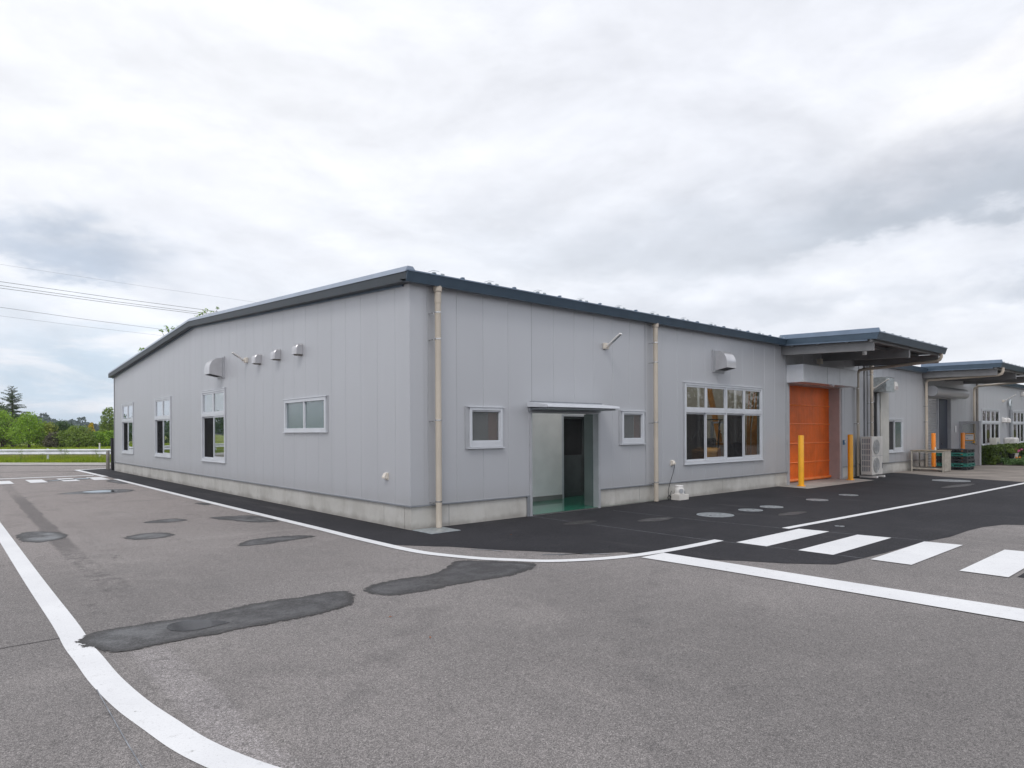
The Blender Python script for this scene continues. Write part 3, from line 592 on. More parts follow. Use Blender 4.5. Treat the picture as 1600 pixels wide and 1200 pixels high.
# ------------------------------------------------------------------ new building
EV = 4.13; SL = 0.0617; WD = 24.0; LN = 18.55
bld = thing('factory_building', 'long low grey panel-clad factory building with slate blue eaves and orange shutter', 'building', (0, 0, 0))
def wall(name, T, u0, u1, z0, ztop, holes, joints, mt, parent, th=0.12, gw=0.007, gd=0.008):
    us = {u0, u1}
    for h in holes: us |= {h[0], h[1]}
    dep = {}
    for j in joints:
        if u0 + .03 < j < u1 - .03 and all(abs(j - e) > .02 for h in holes for e in h[:2]):
            us |= {j - gw, j, j + gw}; dep[j] = gd
    us = sorted(us); m = M()
    def inh(u, z): return any(h[0] < u < h[1] and h[2] < z < h[3] for h in holes)
    for a, b in zip(us, us[1:]):
        uc = (a + b) / 2; hs = [h for h in holes if h[0] < uc < h[1]]
        zs = sorted({z0} | {z for h in hs for z in h[2:4] if z > z0})
        for i, za in enumerate(zs):
            zb = zs[i + 1] if i + 1 < len(zs) else None
            if inh(uc, za + .001): continue
            ta = ztop(a) if zb is None else zb; tb = ztop(b) if zb is None else zb
            da, db = dep.get(a, 0), dep.get(b, 0)
            m.add([T(a, -da, za), T(b, -db, za), T(b, -db, tb), T(a, -da, ta)], [(0, 1, 2, 3)])
            m.add([T(a, -th, za), T(b, -th, za), T(b, -th, tb), T(a, -th, ta)], [(0, 3, 2, 1)])
    for h in holes:
        a, b, c, e = h[:4]
        c = max(c, z0)
        for q in ([(a, c), (b, c)], [(b, c), (b, e)], [(b, e), (a, e)], [(a, e), (a, c)]):
            (p0, z_0), (p1, z_1) = q
            if z_0 == z_1 == c and h[2] <= z0: continue
            m.add([T(p0, 0, z_0), T(p1, 0, z_1), T(p1, -th, z_1), T(p0, -th, z_0)], [(0, 1, 2, 3)])
    ub = sorted([u0, u1] + [u for h in holes if h[2] <= z0 for u in h[:2]])
    for q in [[(ub[i], z0), (ub[i + 1], z0)] for i in range(0, len(ub), 2)] + [[(u1, z0), (u1, ztop(u1))], [(u0, ztop(u0)), (u0, z0)]]:
        (p0, z_0), (p1, z_1) = q
        m.add([T(p0, 0, z_0), T(p1, 0, z_1), T(p1, -th, z_1), T(p0, -th, z_0)], [(0, 1, 2, 3)])
    me = bpy.data.meshes.new(name); me.from_pydata(m.v, [], m.f); me.materials.append(mt)
    o = bpy.data.objects.new(name, me); col.objects.link(o); o.parent = parent; return o
holesR = [(1.25, 1.94, 1.42, 2.0), (5.48, 6.17, 1.42, 2.0), (2.74, 4.69, 0, 2.03), (7.87, 11.56, 0.86, 2.78), (13.20, 16.73, 0, 3.04)]
holesL = [(9.29, 11.29, 0.88, 2.81), (14.77, 16.79, 0.88, 2.81), (20.28, 22.30, 0.88, 2.81), (3.14, 5.14, 1.71, 2.32)]
jR = [0.36 + .6 * k for k in range(1, 32)]; jL = [0.47 + .604 * k for k in range(40)]
gab = lambda y: EV + .06 + SL * min(y, WD - y)
def addridge(h): return h
wall('wall', TR, 0.0, LN, 0.40, lambda u: EV + .04, holesR, jR, m_wall, bld)
wl = holesL + []
wall('wall', TL, 0.125, 12.0, 0.40, gab, [h for h in holesL if h[1] < 12], jL, m_wall, bld)
wall('wall', TL, 12.0, WD, 0.40, gab, [h for h in holesL if h[0] > 12], jL, m_wall, bld)
# far gable and rear wall (rear bay left open)
m = M(); m.add([(LN, 0, 0), (LN, WD, 0), (LN, WD, EV), (LN, 12, EV + .74), (LN, 0, EV)], [(0, 1, 2, 3, 4)]); m.box(0, 3, WD - .12, WD, 0, EV); m.build('rear_wall', m_wall, bld, sep=True)
# plinth with joints
def plinth(T, u0, u1, joints, th=.2, set_=-.012):
    m = M(); us = [u0] + sorted(j for j in joints if u0 < j < u1) + [u1]
    for i, (a, b) in enumerate(zip(us, us[1:])):
        bx(m, T, a + (.006 if i else 0), b - (.006 if i < len(us) - 2 else 0), set_, -th, 0, .385)
    m.build('plinth', m_conc, bld, sep=True)
    k = M()
    for j in us[1:-1]: bx(k, T, j - .006, j + .006, set_ - .006, -th + .01, 0, .384)
    if us[1:-1]: k.build('joint_filler', m_dtrim, bld, sep=True)
plinth(TR, 0.012, 2.70, [.79]); plinth(TR, 4.73, 13.14, [6.1, 9.58, 12.39]); plinth(TR, 16.86, LN, [])
plinth(TL, 0.212, WD, [.89, 3.89, 6.94, 9.57, 11.75, 14.7, 17.7, 20.7])
# drip flashing, corner flashings
m = M(); bx(m, TR, -.02, 2.70, -.01, .022, .385, .412); bx(m, TR, 4.73, 13.08, -.01, .022, .385, .412); bx(m, TR, 16.86, LN, -.01, .022, .385, .412)
bx(m, TL, .0, WD, -.01, .022, .3855, .4115); m.build('drip_flashing', m_dtrim, bld, bev=.003, sep=True)
m = M(); m.box(-.012, .27, -.012, .0, .412, EV); m.box(-.012, .0, .0, .15, .412, EV + .02); m.build('corner_flashing', m_wall, bld, bev=.004)
m = M(); bx(m, TR, .34, .365, 0, .012, .412, EV); bx(m, TR, 6.30, 6.325, 0, .012, .412, EV); bx(m, TR, 12.98, 13.08, 0, .012, .412, EV - .02); bx(m, TR, 18.3, 18.56, 0, .014, .412, EV); bx(m, TL, WD - .06, WD + .01, -.02, .014, .412, EV); m.build('joint_cover', m_trim, bld, bev=.003, sep=True)
# roof
m = M()
def rz(y): return EV + .125 + .745 * (min(y, WD - y) + .2) / 12.2
def rslab(x0, x1, y0, y1): m.prism([(y0, rz(y0)), (y1, rz(y1)), (y1, rz(y1) - .07), (y0, rz(y0) - .07)], 'x', x0, x1)
rslab(-.14, LN + .05, -.2, .2); rslab(-.14, 2.7, .2, 1.7); rslab(7.9, LN + .05, .2, 1.7); rslab(-.14, LN + .05, 1.7, 2.5); rslab(-.14, 8.0, 2.5, 11); rslab(LN - .5, LN + .05, 2.5, 11); rslab(-.14, LN + .05, 11, 12); rslab(-.14, LN + .05, 12, WD + .2)
roof = m.build('roof', m_slate, bld)
m = M(); m.add([(2.7, .2, rz(.2)), (7.9, .2, rz(.2)), (7.9, 1.7, rz(1.7)), (2.7, 1.7, rz(1.7))], [(0, 1, 2, 3)]); m.add([(8.0, 2.5, rz(2.5)), (LN - .5, 2.5, rz(2.5)), (LN - .5, 11, rz(11)), (8.0, 11, rz(11))], [(0, 1, 2, 3)]); m.build('roof_light', glassm('roof_light_sheet', (.9, .9, .9), fm=.3), roof)  # openings added to let daylight into the entrance and the hall
m = M()
for k in range(31):
    x = .38 + .6 * k
    if 2.6 < x < 8: continue
    for y0, y1, z0, z1 in ((-.20, 2.4, EV + .125, rz(2.4)),):
        m.add([(x - .05, y0, z0), (x + .05, y0, z0), (x + .02, y0, z0 + .05), (x - .02, y0, z0 + .05), (x - .05, y1, z1), (x + .05, y1, z1), (x + .02, y1, z1 + .05), (x - .02, y1, z1 + .05)],
            [(0, 1, 2, 3), (4, 7, 6, 5), (0, 4, 5, 1), (1, 5, 6, 2), (2, 6, 7, 3), (3, 7, 4, 0)])
m.build('roof_rib', m_slate, roof, sep=True)
for k in range(22):
    x = .38 + .6 * k
    m = M(); m.box(x - .025, x + .025, -.19, -.13, EV + .175, EV + .197)
    if k % 2 == 0:
        m.tube([(x - .12, -.17, EV + .185), (x - .02, -.17, EV + .225), (x + .10, -.17, EV + .225)], .004, 5); m.box(x + .12, x + .19, -.2, -.185, EV + .14, EV + .19)
    m.build('snow_guard', m_galv if k % 2 == 0 else m_slate2, roof)
# gutter/fascia along X
m = M(); m.prism([(-.235, EV + .14), (-.19, EV - .03), (-.12, EV - .03), (.0, EV + .02), (.0, EV + .03), (-.175, EV + .0), (-.215, EV + .13), (-.02, EV + .13), (-.02, EV + .14)], 'x', -.185, 12.63)
m.build('gutter', m_slate, bld, sep=True)
m = M(); m.box(-.19, 12.63, -.245, -.18, EV + .13, EV + .15); m.build('gutter_lip', m_slate2, bld)
# verge band and cap along the gable
def verge(y0, y1):
    z0 = EV + SL * min(y0, WD - y0); z1 = EV + SL * min(y1, WD - y1)
    a = M(); P = [(-.185, -.018), (-.185, .14), (.0, .14), (.0, -.018)]
    a.add([(x, y0, z0 + z) for x, z in P] + [(x, y1, z1 + z) for x, z in P], [(0, 1, 2, 3), (7, 6, 5, 4), (0, 4, 5, 1), (1, 5, 6, 2), (2, 6, 7, 3), (3, 7, 4, 0)]); a.build('verge_board', m_verge, bld)
    b = M(); P = [(-.198, .137), (-.15, .232), (-.05, .232), (.02, .15)]
    b.add([(x, y0, z0 + z) for x, z in P] + [(x, y1, z1 + z) for x, z in P], [(0, 1, 2, 3), (7, 6, 5, 4), (0, 4, 5, 1), (1, 5, 6, 2), (2, 6, 7, 3), (3, 7, 4, 0)]); b.build('verge_cap', m_cap, bld)
    c = M(); P = [(-.04, -.05), (-.04, -.019), (-.002, -.019), (-.002, -.05)]
    yy = max(y0, .18)
    zz = EV + SL * min(yy, WD - yy)
    c.add([(x, yy, zz + z) for x, z in P] + [(x, y1, z1 + z) for x, z in P], [(0, 1, 2, 3), (7, 6, 5, 4), (0, 4, 5, 1), (1, 5, 6, 2), (2, 6, 7, 3), (3, 7, 4, 0)]); c.build('verge_trim', m_slate2, bld)
verge(-.185, 4.0); verge(4.004, 8.0); verge(8.004, 12.0); verge(12.0, 16.0); verge(16.004, 20); verge(20.004, WD + .2)

# windows
def frame_rect(m, T, u0, u1, z0, z1, w, d0, d1, wb=None):
    wb = w if wb is None else wb
    bx(m, T, u0, u0 + w, d0, d1, z0, z1); bx(m, T, u1 - w, u1, d0, d1, z0, z1)
    bx(m, T, u0 + w, u1 - w, d0, d1, z1 - w, z1); bx(m, T, u0 + w, u1 - w, d0, d1, z0, z0 + wb)
def pane(T, u0, u1, z0, z1, d, mt, parent, name='pane'):
    m = M(); bx(m, T, u0, u1, d - .004, d, z0, z1); return m.build(name, mt, parent)
def factory_window(T, u0, u1, z0, z1, cols, zt, parent, glass, screens=True, mt=m_alu, flip=False):
    """two-tier window: fixed lights above a transom, sliding leaves below"""
    m = M(); frame_rect(m, T, u0, u1, z0, z1, .055, -.03, .03, .06)
    bx(m, T, u0 + .055, u1 - .055, -.03, .026, zt, zt + .085)
    w = (u1 - u0 - .11 - (.05 if cols == 4 else 0)) / cols
    st = [u0 + .055 + w * i + (.05 if (cols == 4 and i >= 2) else 0) for i in range(cols)]
    if cols == 4: bx(m, T, st[1] + w, st[2], -.03, .028, z0 + .06, z1 - .055)
    bx(m, T, u0 - .03, u1 + .03, .0, .045, z1, z1 + .018); bx(m, T, u0 - .03, u1 + .03, .0, .05, z0 - .02, z0)
    win = m.build('window', mt, parent, bev=.003)
    fl = M(); bx(fl, T, u0 - .045, u0 - .001, 0, .016, z0 - .02, z1 + .02); bx(fl, T, u1 + .001, u1 + .045, 0, .016, z0 - .02, z1 + .02); fl.build('window_flashing', m_trim, win, sep=True)
    for i, s in enumerate(st):
        k = M(); frame_rect(k, T, s + .003, s + w - .003, zt + .087, z1 - .057, .045, -.025, .012); k.build('sash', mt, win, bev=.002)
        pane(T, s + .05, s + w - .05, zt + .13, z1 - .10, -.01, glass, win)
        back = (i % 2 == 0) if not flip else (i % 2 == 1)
        k = M(); frame_rect(k, T, s + .003 + (0 if back else -.02), s + w - .003, z0 + .062, zt - .002, .038, -.05 if back else -.025, -.03 if back else .008, .045 if back else .075); k.build('sash', mt, win, bev=.002)
        pane(T, s + .04 - (0 if back else .02), s + w - .04, z0 + (.1 if back else .13), zt - .04, -.04 if back else -.01, glass, win)
        if back and screens:
            pane(T, s + .03, s + w - .03, z0 + .10, zt - .04, -.031, m_scr, win, 'insect_screen')
    return win
# see-through dark mesh
ms = bpy.data.materials.new('screen_mesh'); ms.use_nodes = True; N = NT(ms.node_tree); N.n.clear()
t1 = N.node('ShaderNodeBsdfTransparent'); d1 = N.node('ShaderNodeBsdfDiffuse'); d1.inputs[0].default_value = (.03, .03, .032, 1)
mx = N.node('ShaderNodeMixShader'); mx.inputs[0].default_value = .66; N.l.new(t1.outputs[0], mx.inputs[1]); N.l.new(d1.outputs[0], mx.inputs[2])
ou = N.node('ShaderNodeOutputMaterial'); N.l.new(mx.outputs[0], ou.inputs[0]); m_scr = ms
factory_window(TR, 7.84, 11.60, .82, 2.82, 4, 2.09, bld, g_clear)
for a in (9.25, 14.74, 20.25): factory_window(TL, a, a + 2.07, .84, 2.86, 2, 2.12, bld, g_refl, flip=True)
# toilet window on the gable
m = M(); frame_rect(m, TL, 3.09, 5.19, 1.66, 2.37, .07, -.03, .035, .075); bx(m, TL, 4.13, 4.19, -.03, .02, 1.73, 2.30); bx(m, TL, 3.05, 5.23, 0, .05, 2.37, 2.388); bx(m, TL, 3.05, 5.23, 0, .05, 1.64, 1.66)
tw = m.build('window', m_alu, bld, bev=.003); pane(TL, 3.16, 4.13, 1.735, 2.30, -.01, g_teal, tw); pane(TL, 4.19, 5.12, 1.735, 2.30, -.01, g_teal, tw)
fl = M(); bx(fl, TL, 3.03, 3.085, 0, .016, 1.64, 2.39); fl.build('window_flashing', m_trim, tw, sep=True)
for a in (1.22, 5.45):
    m = M(); frame_rect(m, TR, a, a + .77, 1.36, 2.08, .052, -.03, .04, .10); bx(m, TR, a - .05, a + .82, 0, .055, 2.08, 2.097); bx(m, TR, a - .04, a + .81, 0, .06, 1.335, 1.355)
    sw = m.build('window', m_alu, bld, bev=.003); pane(TR, a + .053, a + .717, 1.46, 2.027, -.01, g_frost, sw)
    k = M(); frame_rect(k, TR, a + .054, a + .716, 1.462, 2.026, .02, -.008, .016); k.build('sash', m_alu, sw)
    fl = M(); bx(fl, TR, a - .085, a - .002, 0, .02, 1.33, 2.1); fl.build('window_flashing', m_trim, sw, sep=True)
# fittings seen dimly behind the frosted lights
m = M(); m.box(1.26, 1.72, .055, .06, 1.43, 1.99); m.box(5.49, 5.94, .055, .06, 1.43, 1.99); m.build('blind', mat('blind_grey', (.42,.43,.42), rough=.7), bld, sep=True)
m = M(); m.box(1.71, 1.93, .045, .05, 1.43, 1.99); m.box(5.95, 6.16, .045, .05, 1.43, 1.99); m.build('timber_lining', mat('rosy_timber', (.55,.20,.11), rough=.7), bld, sep=True)

# doorway and awning
m = M(); bx(m, TR, 2.685, 2.745, -.13, .03, 0, 2.06); bx(m, TR, 4.665, 4.73, -.13, .03, 0, 2.06); bx(m, TR, 2.745, 4.665, -.13, .03, 2.0, 2.06)
dw = m.build('door_frame', m_trim, bld, bev=.004, sep=True)
m = M(); bx(m, TR, 2.745, 4.665, -.16, .02, 0, .022); m.build('threshold', m_steel, dw)
m = M(); bx(m, TR, 2.62, 2.68, -.02, .02, 0, .385); m.build('pilaster', m_dtrim, dw, sep=True)
m = M(); m.prism([(0, 2.20), (-.10, 2.205), (-.56, 2.145), (-.57, 2.10), (-.54, 2.095), (0, 2.115)], 'x', 2.64, 4.72)
aw = m.build('awning', m_alu, bld, bev=.004)
m = M(); m.box(2.70, 4.66, -.50, -.02, 2.062, 2.094); m.box(2.66, 4.70, -.06, 0, 2.03, 2.1); m.box(2.70, 4.66, -.14, -.02, 2.2, 2.225); m.build('awning_bracket', m_dtrim, aw, sep=True)
# vestibule behind the doorway
m = M(); m.add([(2.6, .0, .026), (8.0, .0, .026), (8.0, 6.5, .026), (2.6, 6.5, .026)], [(0, 1, 2, 3)]); m.build('green_floor', m_green, bld)
m = M(); m.box(2.55, 5.36, 1.75, 1.85, .02, 2.7); m.box(6.45, 8.0, 1.75, 1.85, .02, 2.7); m.box(2.50, 2.60, .13, 1.85, .02, 2.7); m.box(6.62, 6.72, .13, 8.0, .02, 2.7); m.box(5.36, 6.45, 1.75, 1.85, 2.05, 2.7); m.box(2.5, 6.72, 1.85, 6.5, 2.7, 2.75)
m.build('partition_wall', m_inw, bld, sep=True)
m = M(); m.box(4.82, 5.40, .122, .13, .03, 4.0); m.box(6.24, 7.9, .122, .13, .03, 4.0); m.box(5.40, 6.24, .122, .13, 2.1, 4.0); m.box(2.6, 4.82, .122, .13, 2.12, 4.0); m.build('bounce_lining', m_inw, bld)  # white faces added to bounce light into the entrance
m = M(); m.box(2.60, 5.36, 1.735, 1.75, .02, .13); m.build('skirting', m_skirt, bld)
m = M(); m.box(4.68, 4.72, .0, .40, .03, 2.0); m.box(4.73, 4.8, .13, .40, .02, 2.6); m.build('door_leaf', m_graymir, dw)
m = M(); m.box(5.36, 5.42, 1.74, 1.86, .02, 2.05); m.box(5.42, 6.45, 1.74, 1.86, 2.0, 2.05); idr = m.build('inner_door', m_alu, bld)
m = M(); frame_rect(m, TR, 5.44, 6.35, .03, 2.0, .06, -2.0, -1.95, .12); m.box(5.51, 6.28, 1.95, 2.0, .95, 1.05); m.box(5.51, 6.28, 1.96, 1.99, .12, .95); m.build('door_stile', mat('door_alloy', (.10,.11,.115), rough=.3, metal=.3), idr)
m = M(); m.box(2.65, 6.60, 3.0, 3.1, .03, 2.69); m.box(2.65, 5.36, 1.86, 1.9, .03, 2.69); m.box(6.5, 6.6, 1.9, 3.0, .03, 2.69); m.build('darkening_lining', m_dark, bld)  # dark boards added so the room behind the inner door looks shaded
m = M(); m.box(5.51, 6.28, 1.97, 1.98, 1.05, 1.93); m.build('pane', m_dark, idr)

# orange shutter bay
m = M(); m.box(13.20, 16.73, .335, .350, .02, 3.04); od = m.build('shutter', m_orange, bld)
m = M()
for z in (.62, 1.22, 1.83, 2.42): m.tube([(13.20, .325, z), (16.73, .325, z)], .022, 8)
m.tube([(13.20, .31, .08), (16.73, .31, .08)], .05, 10); m.build('shutter_rib', m_orange2, od)
m = M(); m.box(13.08, 13.215, -.02, .36, 0, 3.02); m.box(16.86, 16.92, -.03, .0, 0, 3.02); m.build('shutter_frame', m_trim, bld, bev=.004, sep=True)
m = M(); m.box(16.715, 16.86, -.015, .36, 0, 3.03); m.box(13.09, 16.70, .005, .36, 3.02, 3.1); m.build('shutter_jamb', m_jamb, bld, sep=True)
m = M(); m.box(13.06, 16.9, -.51, .0, 3.045, 3.565); sh = m.build('shutter_box', m_alu, bld, bev=.006)
m = M(); m.box(14.66, 14.668, -.513, -.5, 3.05, 3.56); m.box(15.55, 15.558, -.513, -.5, 3.05, 3.56); m.build('box_seam', m_dtrim, sh, sep=True)
m = M(); m.tube([(14.9, -.53, 3.03), (14.9, -.60, 2.99)], .035, 12); m.box(14.85, 14.95, -.55, -.48, 3.01, 3.05); m.build('sensor', m_alu, sh)
m = M(); m.box(14.8, 14.95, -.25, -.12, 3.7, 3.86); m.tube([(14.87, -.18, 3.57), (14.87, -.18, 3.7)], .02, 8); m.build('siren', m_ivory, sh, sep=True)

# canopies
def canopy(x0, x1, yf, z0, z1, parent, rbx=None, off=.14):
    """roof slab falling from z0 at the wall to z1 at the front edge; its gutter runs along the front"""
    m = M(); m.prism([(0, z0), (yf, z1), (yf, z1 + .05), (0, z0 + .05)], 'x', x0 + .03, x1 - .03)
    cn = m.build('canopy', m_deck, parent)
    m = M(); 
    for x in (x0, x1 - .03):
        m.add([(x, 0, z0 - .02), (x, yf, z1 - .02), (x, yf, z1 + .15), (x, 0, z0 + .15), (x + .03, 0, z0 - .02), (x + .03, yf, z1 - .02), (x + .03, yf, z1 + .15), (x + .03, 0, z0 + .15)],
          [(0, 1, 2, 3), (7, 6, 5, 4), (0, 4, 5, 1), (1, 5, 6, 2), (2, 6, 7, 3), (3, 7, 4, 0)])
    m.prism([(yf - .04, z1 - .03), (yf - .10, z1 + .15), (yf - .08, z1 + .15), (yf - .0, z1 + .155), (yf - .0, z1 - .03)], 'x', x0, x1); m.build('canopy_fascia', m_slate, cn)
    m = M(); 
    m.add([(x0 - .012, 0, z0 + .14), (x0 - .012, yf - .1, z1 + .14), (x0 + .04, yf - .08, z1 + .27), (x0 + .04, 0, z0 + .27), (x0 + .14, 0, z0 + .14), (x0 + .14, yf - .1, z1 + .14)], [(0, 1, 2, 3), (3, 2, 5, 4), (1, 5, 2), (0, 3, 4)])
    m.box(x0 + .01, x1, yf - .112, yf - .07, z1 + .145, z1 + .17)
    m.add([(x0 - .008, .0, z0 - .055), (x0 - .008, yf + .2, z1 - .05), (x0 - .008, yf + .2, z1 - .02), (x0 - .008, 0, z0 - .02), (x0 + .03, .0, z0 - .055), (x0 + .03, yf + .2, z1 - .05), (x0 + .03, yf + .2, z1 - .02), (x0 + .03, 0, z0 - .02)], [(0, 1, 2, 3), (7, 6, 5, 4), (0, 4, 5, 1), (3, 7, 4, 0)])
    m.build('canopy_flashing', m_slate2, cn)
    # main beams and purlins
    for x in (x0 + .12, (x0 + x1) / 2, x1 - .22):
        m = M(); zz0, zz1 = z0 - .06, z1 - .04
        m.add([(x, 0, zz0 - .25), (x, yf + .10, zz1 - .27), (x, yf + .10, zz1), (x, 0, zz0), (x + .1, 0, zz0 - .25), (x + .1, yf + .10, zz1 - .27), (x + .1, yf + .10, zz1), (x + .1, 0, zz0)],
           [(0, 1, 2, 3), (7, 6, 5, 4), (0, 4, 5, 1), (1, 5, 6, 2), (2, 6, 7, 3), (3, 7, 4, 0)]); m.build('canopy_beam', m_beam, cn)
    for y in (yf + .12, yf * .72, yf * .42, yf * .14):
        z = z0 + (z1 - z0) * y / yf; m = M(); m.box(x0 + .03, x1 - .03, y - .035, y + .035, z - .085, z - .003); m.build('purlin', m_beam, cn)
    for k in range(int((x1 - x0) / .6)):
        m = M(); m.box(x0 + .5 + .6 * k - .03, x0 + .5 + .6 * k + .03, yf - .06, yf, z1 + .17, z1 + .215); m.build('snow_guard', m_galv, cn)
    return cn
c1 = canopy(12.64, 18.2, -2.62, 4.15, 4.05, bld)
m = M(); m.cyl(13.3, -2.1, 3.70, 3.84, .055, 16); m.build('downlight', m_lampw, c1)
m = M(); m.tube([(17.95, -2.62, 4.10), (17.95, -2.62, 3.92), (17.95, -2.58, 3.84), (17.95, -2.48, 3.80), (17.95, -.30, 3.70), (17.98, -.16, 3.68), (18.0, -.10, 3.58), (18.0, -.10, .05)], .05, 12); dp = m.build('drain_pipe', m_beige, bld, smooth=60)
m = M()
for z in (.45, 1.85, 3.05): m.tube([(18.0, -.10, z - .012), (18.0, -.10, z + .012)], .056, 12); m.box(17.85, 18.0, -.035, -.02, z - .008, z + .008)
m.build('pipe_clamp', m_steel, dp, sep=True)

# downpipes
def downpipe(x, z1, parent, r=.053, clamps=(.46, 1.84, 3.22, 3.67), y=-.12, z0=.02):
    m = M(); m.tube([(x, y, z0), (x, y, z1 - .28), (x, y, z1 - .28), (x, y, z1)], r, 20); p = m.build('downpipe', m_beige, parent, smooth=40)
    m = M(); m.tube([(x, y, z1 - .19), (x, y, z1 - .115), (x, y, z1 - .10), (x, y, z1 - .005)], [r * 1.09, r * 1.12, r * 1.38, r * 1.4], 20); m.tube([(x, y, z1 - .30), (x, y, z1 - .19)], r * 1.1, 20); m.build('pipe_socket', m_beige, p, smooth=30)
    m = M()
    for z in clamps: m.tube([(x, y, z - .012), (x, y, z + .012)], r * 1.1, 20); m.box(x - .11, x - .02, y + .01, y + .022, z - .03, z - .015); m.box(x - .11, x - .098, y + .01, 0, z - .03, z - .015)
    m.build('pipe_clamp', m_steel, p, sep=True); return p
downpipe(.485, EV - .005, bld); downpipe(6.545, EV - .005, bld)

# wall fixtures -----------------------------------------------------
def hood_big(T, u0, u1, label):
    ld = T((u0 + u1) / 2, 0, 3.15); o = thing('vent_hood', label, 'vent hood', ld, 'large exhaust hoods')
    def t(u, d, z): a = T(u, d, z); return (a[0] - ld[0], a[1] - ld[1], a[2] - ld[2])
    m = M(); bx(m, t, u0, u1, 0, .03, 3.14, 3.72); bx(m, t, u0 + .06, u1 - .06, .03, .06, 3.16, 3.70); m.build('flange', m_trim, o)
    prof = [(.04, 3.18), (.385, 3.24), (.385, 3.36)] + [(.385 - .26 * (1 - math.cos(q)), 3.36 + .32 * math.sin(q)) for q in [math.pi / 2 * i / 8 for i in range(1, 9)]] + [(.04, 3.68)]
    a, b = u0 + .07, u1 - .07; n = len(prof)
    m = M(); m.add([t(a, p[0], p[1]) for p in prof] + [t(b, p[0], p[1]) for p in prof],
        [tuple(range(n)), tuple(range(n, 2 * n))] + [(i, i + 1, n + i + 1, n + i) for i in range(1, n - 1)])
    m.build('cowl', m_hood, o, smooth=35)
    m = M(); m.add([t(a + .01, .05, 3.20), t(a + .01, .375, 3.255), t(b - .01, .375, 3.255), t(b - .01, .05, 3.20)], [(0, 1, 2, 3)]); m.build('grille', m_dark, o)
hood_big(TR, 9.08, 9.66, 'large silver exhaust hood on the wall above the four-column window')
hood_big(TL, 9.28, 9.86, 'large silver exhaust hood on the gable wall near the tall window')
def hood_small(T, u, z, label, s=1.0, grp='small vent caps', m_=None):
    ld = T(u, 0, z); o = thing('exhaust_vent', label, 'vent cap', ld, grp)
    def t(a, d, zz): q = T(a, d, 0); w = T(0, 0, 0); return (q[0] - w[0], q[1] - w[1], zz)
    prof = [(.005, 0), (.17 * s, .0), (.175 * s, .10 * s)] + [((.175 - .13 * (1 - math.cos(q))) * s, (.10 + .13 * math.sin(q)) * s) for q in [math.pi / 2 * i / 6 for i in range(1, 7)]] + [(.005, .235 * s)]
    n = len(prof); a, b = -.105 * s, .105 * s
    m = M(); m.add([t(a, p[0], p[1]) for p in prof] + [t(b, p[0], p[1]) for p in prof], [tuple(range(n)), tuple(range(n, 2 * n))] + [(i, i + 1, n + i + 1, n + i) for i in range(1, n - 1)])
    m.build('cowl', m_ or m_hood, o, bev=.03 * s, smooth=60)
    m = M(); m.add([t(a + .01, .0, -.005), t(a + .01, .16 * s, .012), t(b - .01, .16 * s, .012), t(b - .01, .0, -.005)], [(0, 1, 2, 3)]); bx(m, t, a + .03, b - .03, 0, .12 * s, -.02, .0); m.build('grille', m_postb, o)
hood_small(TL, 6.73, 3.32, 'small silver vent cap on the gable wall, next to the lamp arm')
hood_small(TL, 5.53, 3.32, 'small silver vent cap on the gable wall, middle of three')
hood_small(TL, 4.33, 3.32, 'small silver vent cap on the gable wall, nearest the corner')
def wall_lamp(T, u, z, side, label, L=.44):
    ld = T(u, 0, z); o = thing('wall_lamp', label, 'wall lamp', ld, 'arm lamps on the walls')
    def t(a, d, zz): q = T(a, d, 0); w = T(0, 0, 0); return (q[0] - w[0], q[1] - w[1], zz)
    m = M(); bx(m, t, -.07, .07, 0, .07, -.07, .06); m.build('bracket', m_ivory, o, bev=.012)
    m = M(); m.tube([t(0, .05, -.02), t(0, .11, -.02), t(0, .13, .02)], .022, 10); m.build('hinge', m_ivory, o, smooth=50)
    p0 = Vector(t(0, .10, .0)); p1 = Vector(t(0, .10 + L * .83, L * .52))
    m = M(); m.beamseg(p0, p1, .085, .035); m.build('lamp_arm', m_lampw, o, bev=.008)
    n = (p1 - p0).normalized(); q0 = p0 + n * .14; q1 = p0 + n * (L * .95); dn = Vector((0, 0, -.02))
    m = M(); m.beamseg(q0 + dn, q1 + dn, .05, .01); m.build('led_strip', m_galv, o)
wall_lamp(TR, 4.91, 3.47, 1, 'white arm lamp on the front wall above the small window', .42)
wall_lamp(TL, 7.58, 3.48, 1, 'white arm lamp on the gable wall left of the vent caps', .32)
def socket(T, u, z, label, plug=False):
    ld = T(u, 0, z); o = thing('outdoor_socket', label, 'power socket', ld, 'outdoor sockets')
    def t(a, d, zz): q = T(a, d, 0); w = T(0, 0, 0); return (q[0] - w[0], q[1] - w[1], zz)
    m = M(); bx(m, t, -.055, .055, 0, .02, -.065, .065); m.build('back_plate', m_ivory, o, bev=.006)
    m = M(); P = [(.02, .06), (.05, .055), (.085, -.01), (.085, -.035), (.02, -.04)]
    m.add([t(-.045, a, b) for a, b in P] + [t(.045, a, b) for a, b in P], [(0, 1, 2, 3, 4), (9, 8, 7, 6, 5)] + [(i, (i + 1) % 5, 5 + (i + 1) % 5, 5 + i) for i in range(5)]); m.build('flap', m_ivory, o, bev=.004)
socket(TL, .75, .87, 'ivory weatherproof socket low on the gable wall near the corner')
socket(TR, 7.32, .87, 'ivory weatherproof socket with a black plug beside the downpipe')
m = M(); path = [(7.34, -.06, .84), (7.33, -.07, .78), (7.28, -.06, .62), (7.20, -.05, .45), (7.13, -.05, .30), (7.09, -.06, .2), (7.06, -.1, .1)]
for k in range(26):
    q = k * .7; path.append((7.02 + .055 * math.cos(q) - .02, -.16 + .012 * k / 26, .075 + .055 * math.sin(q)))
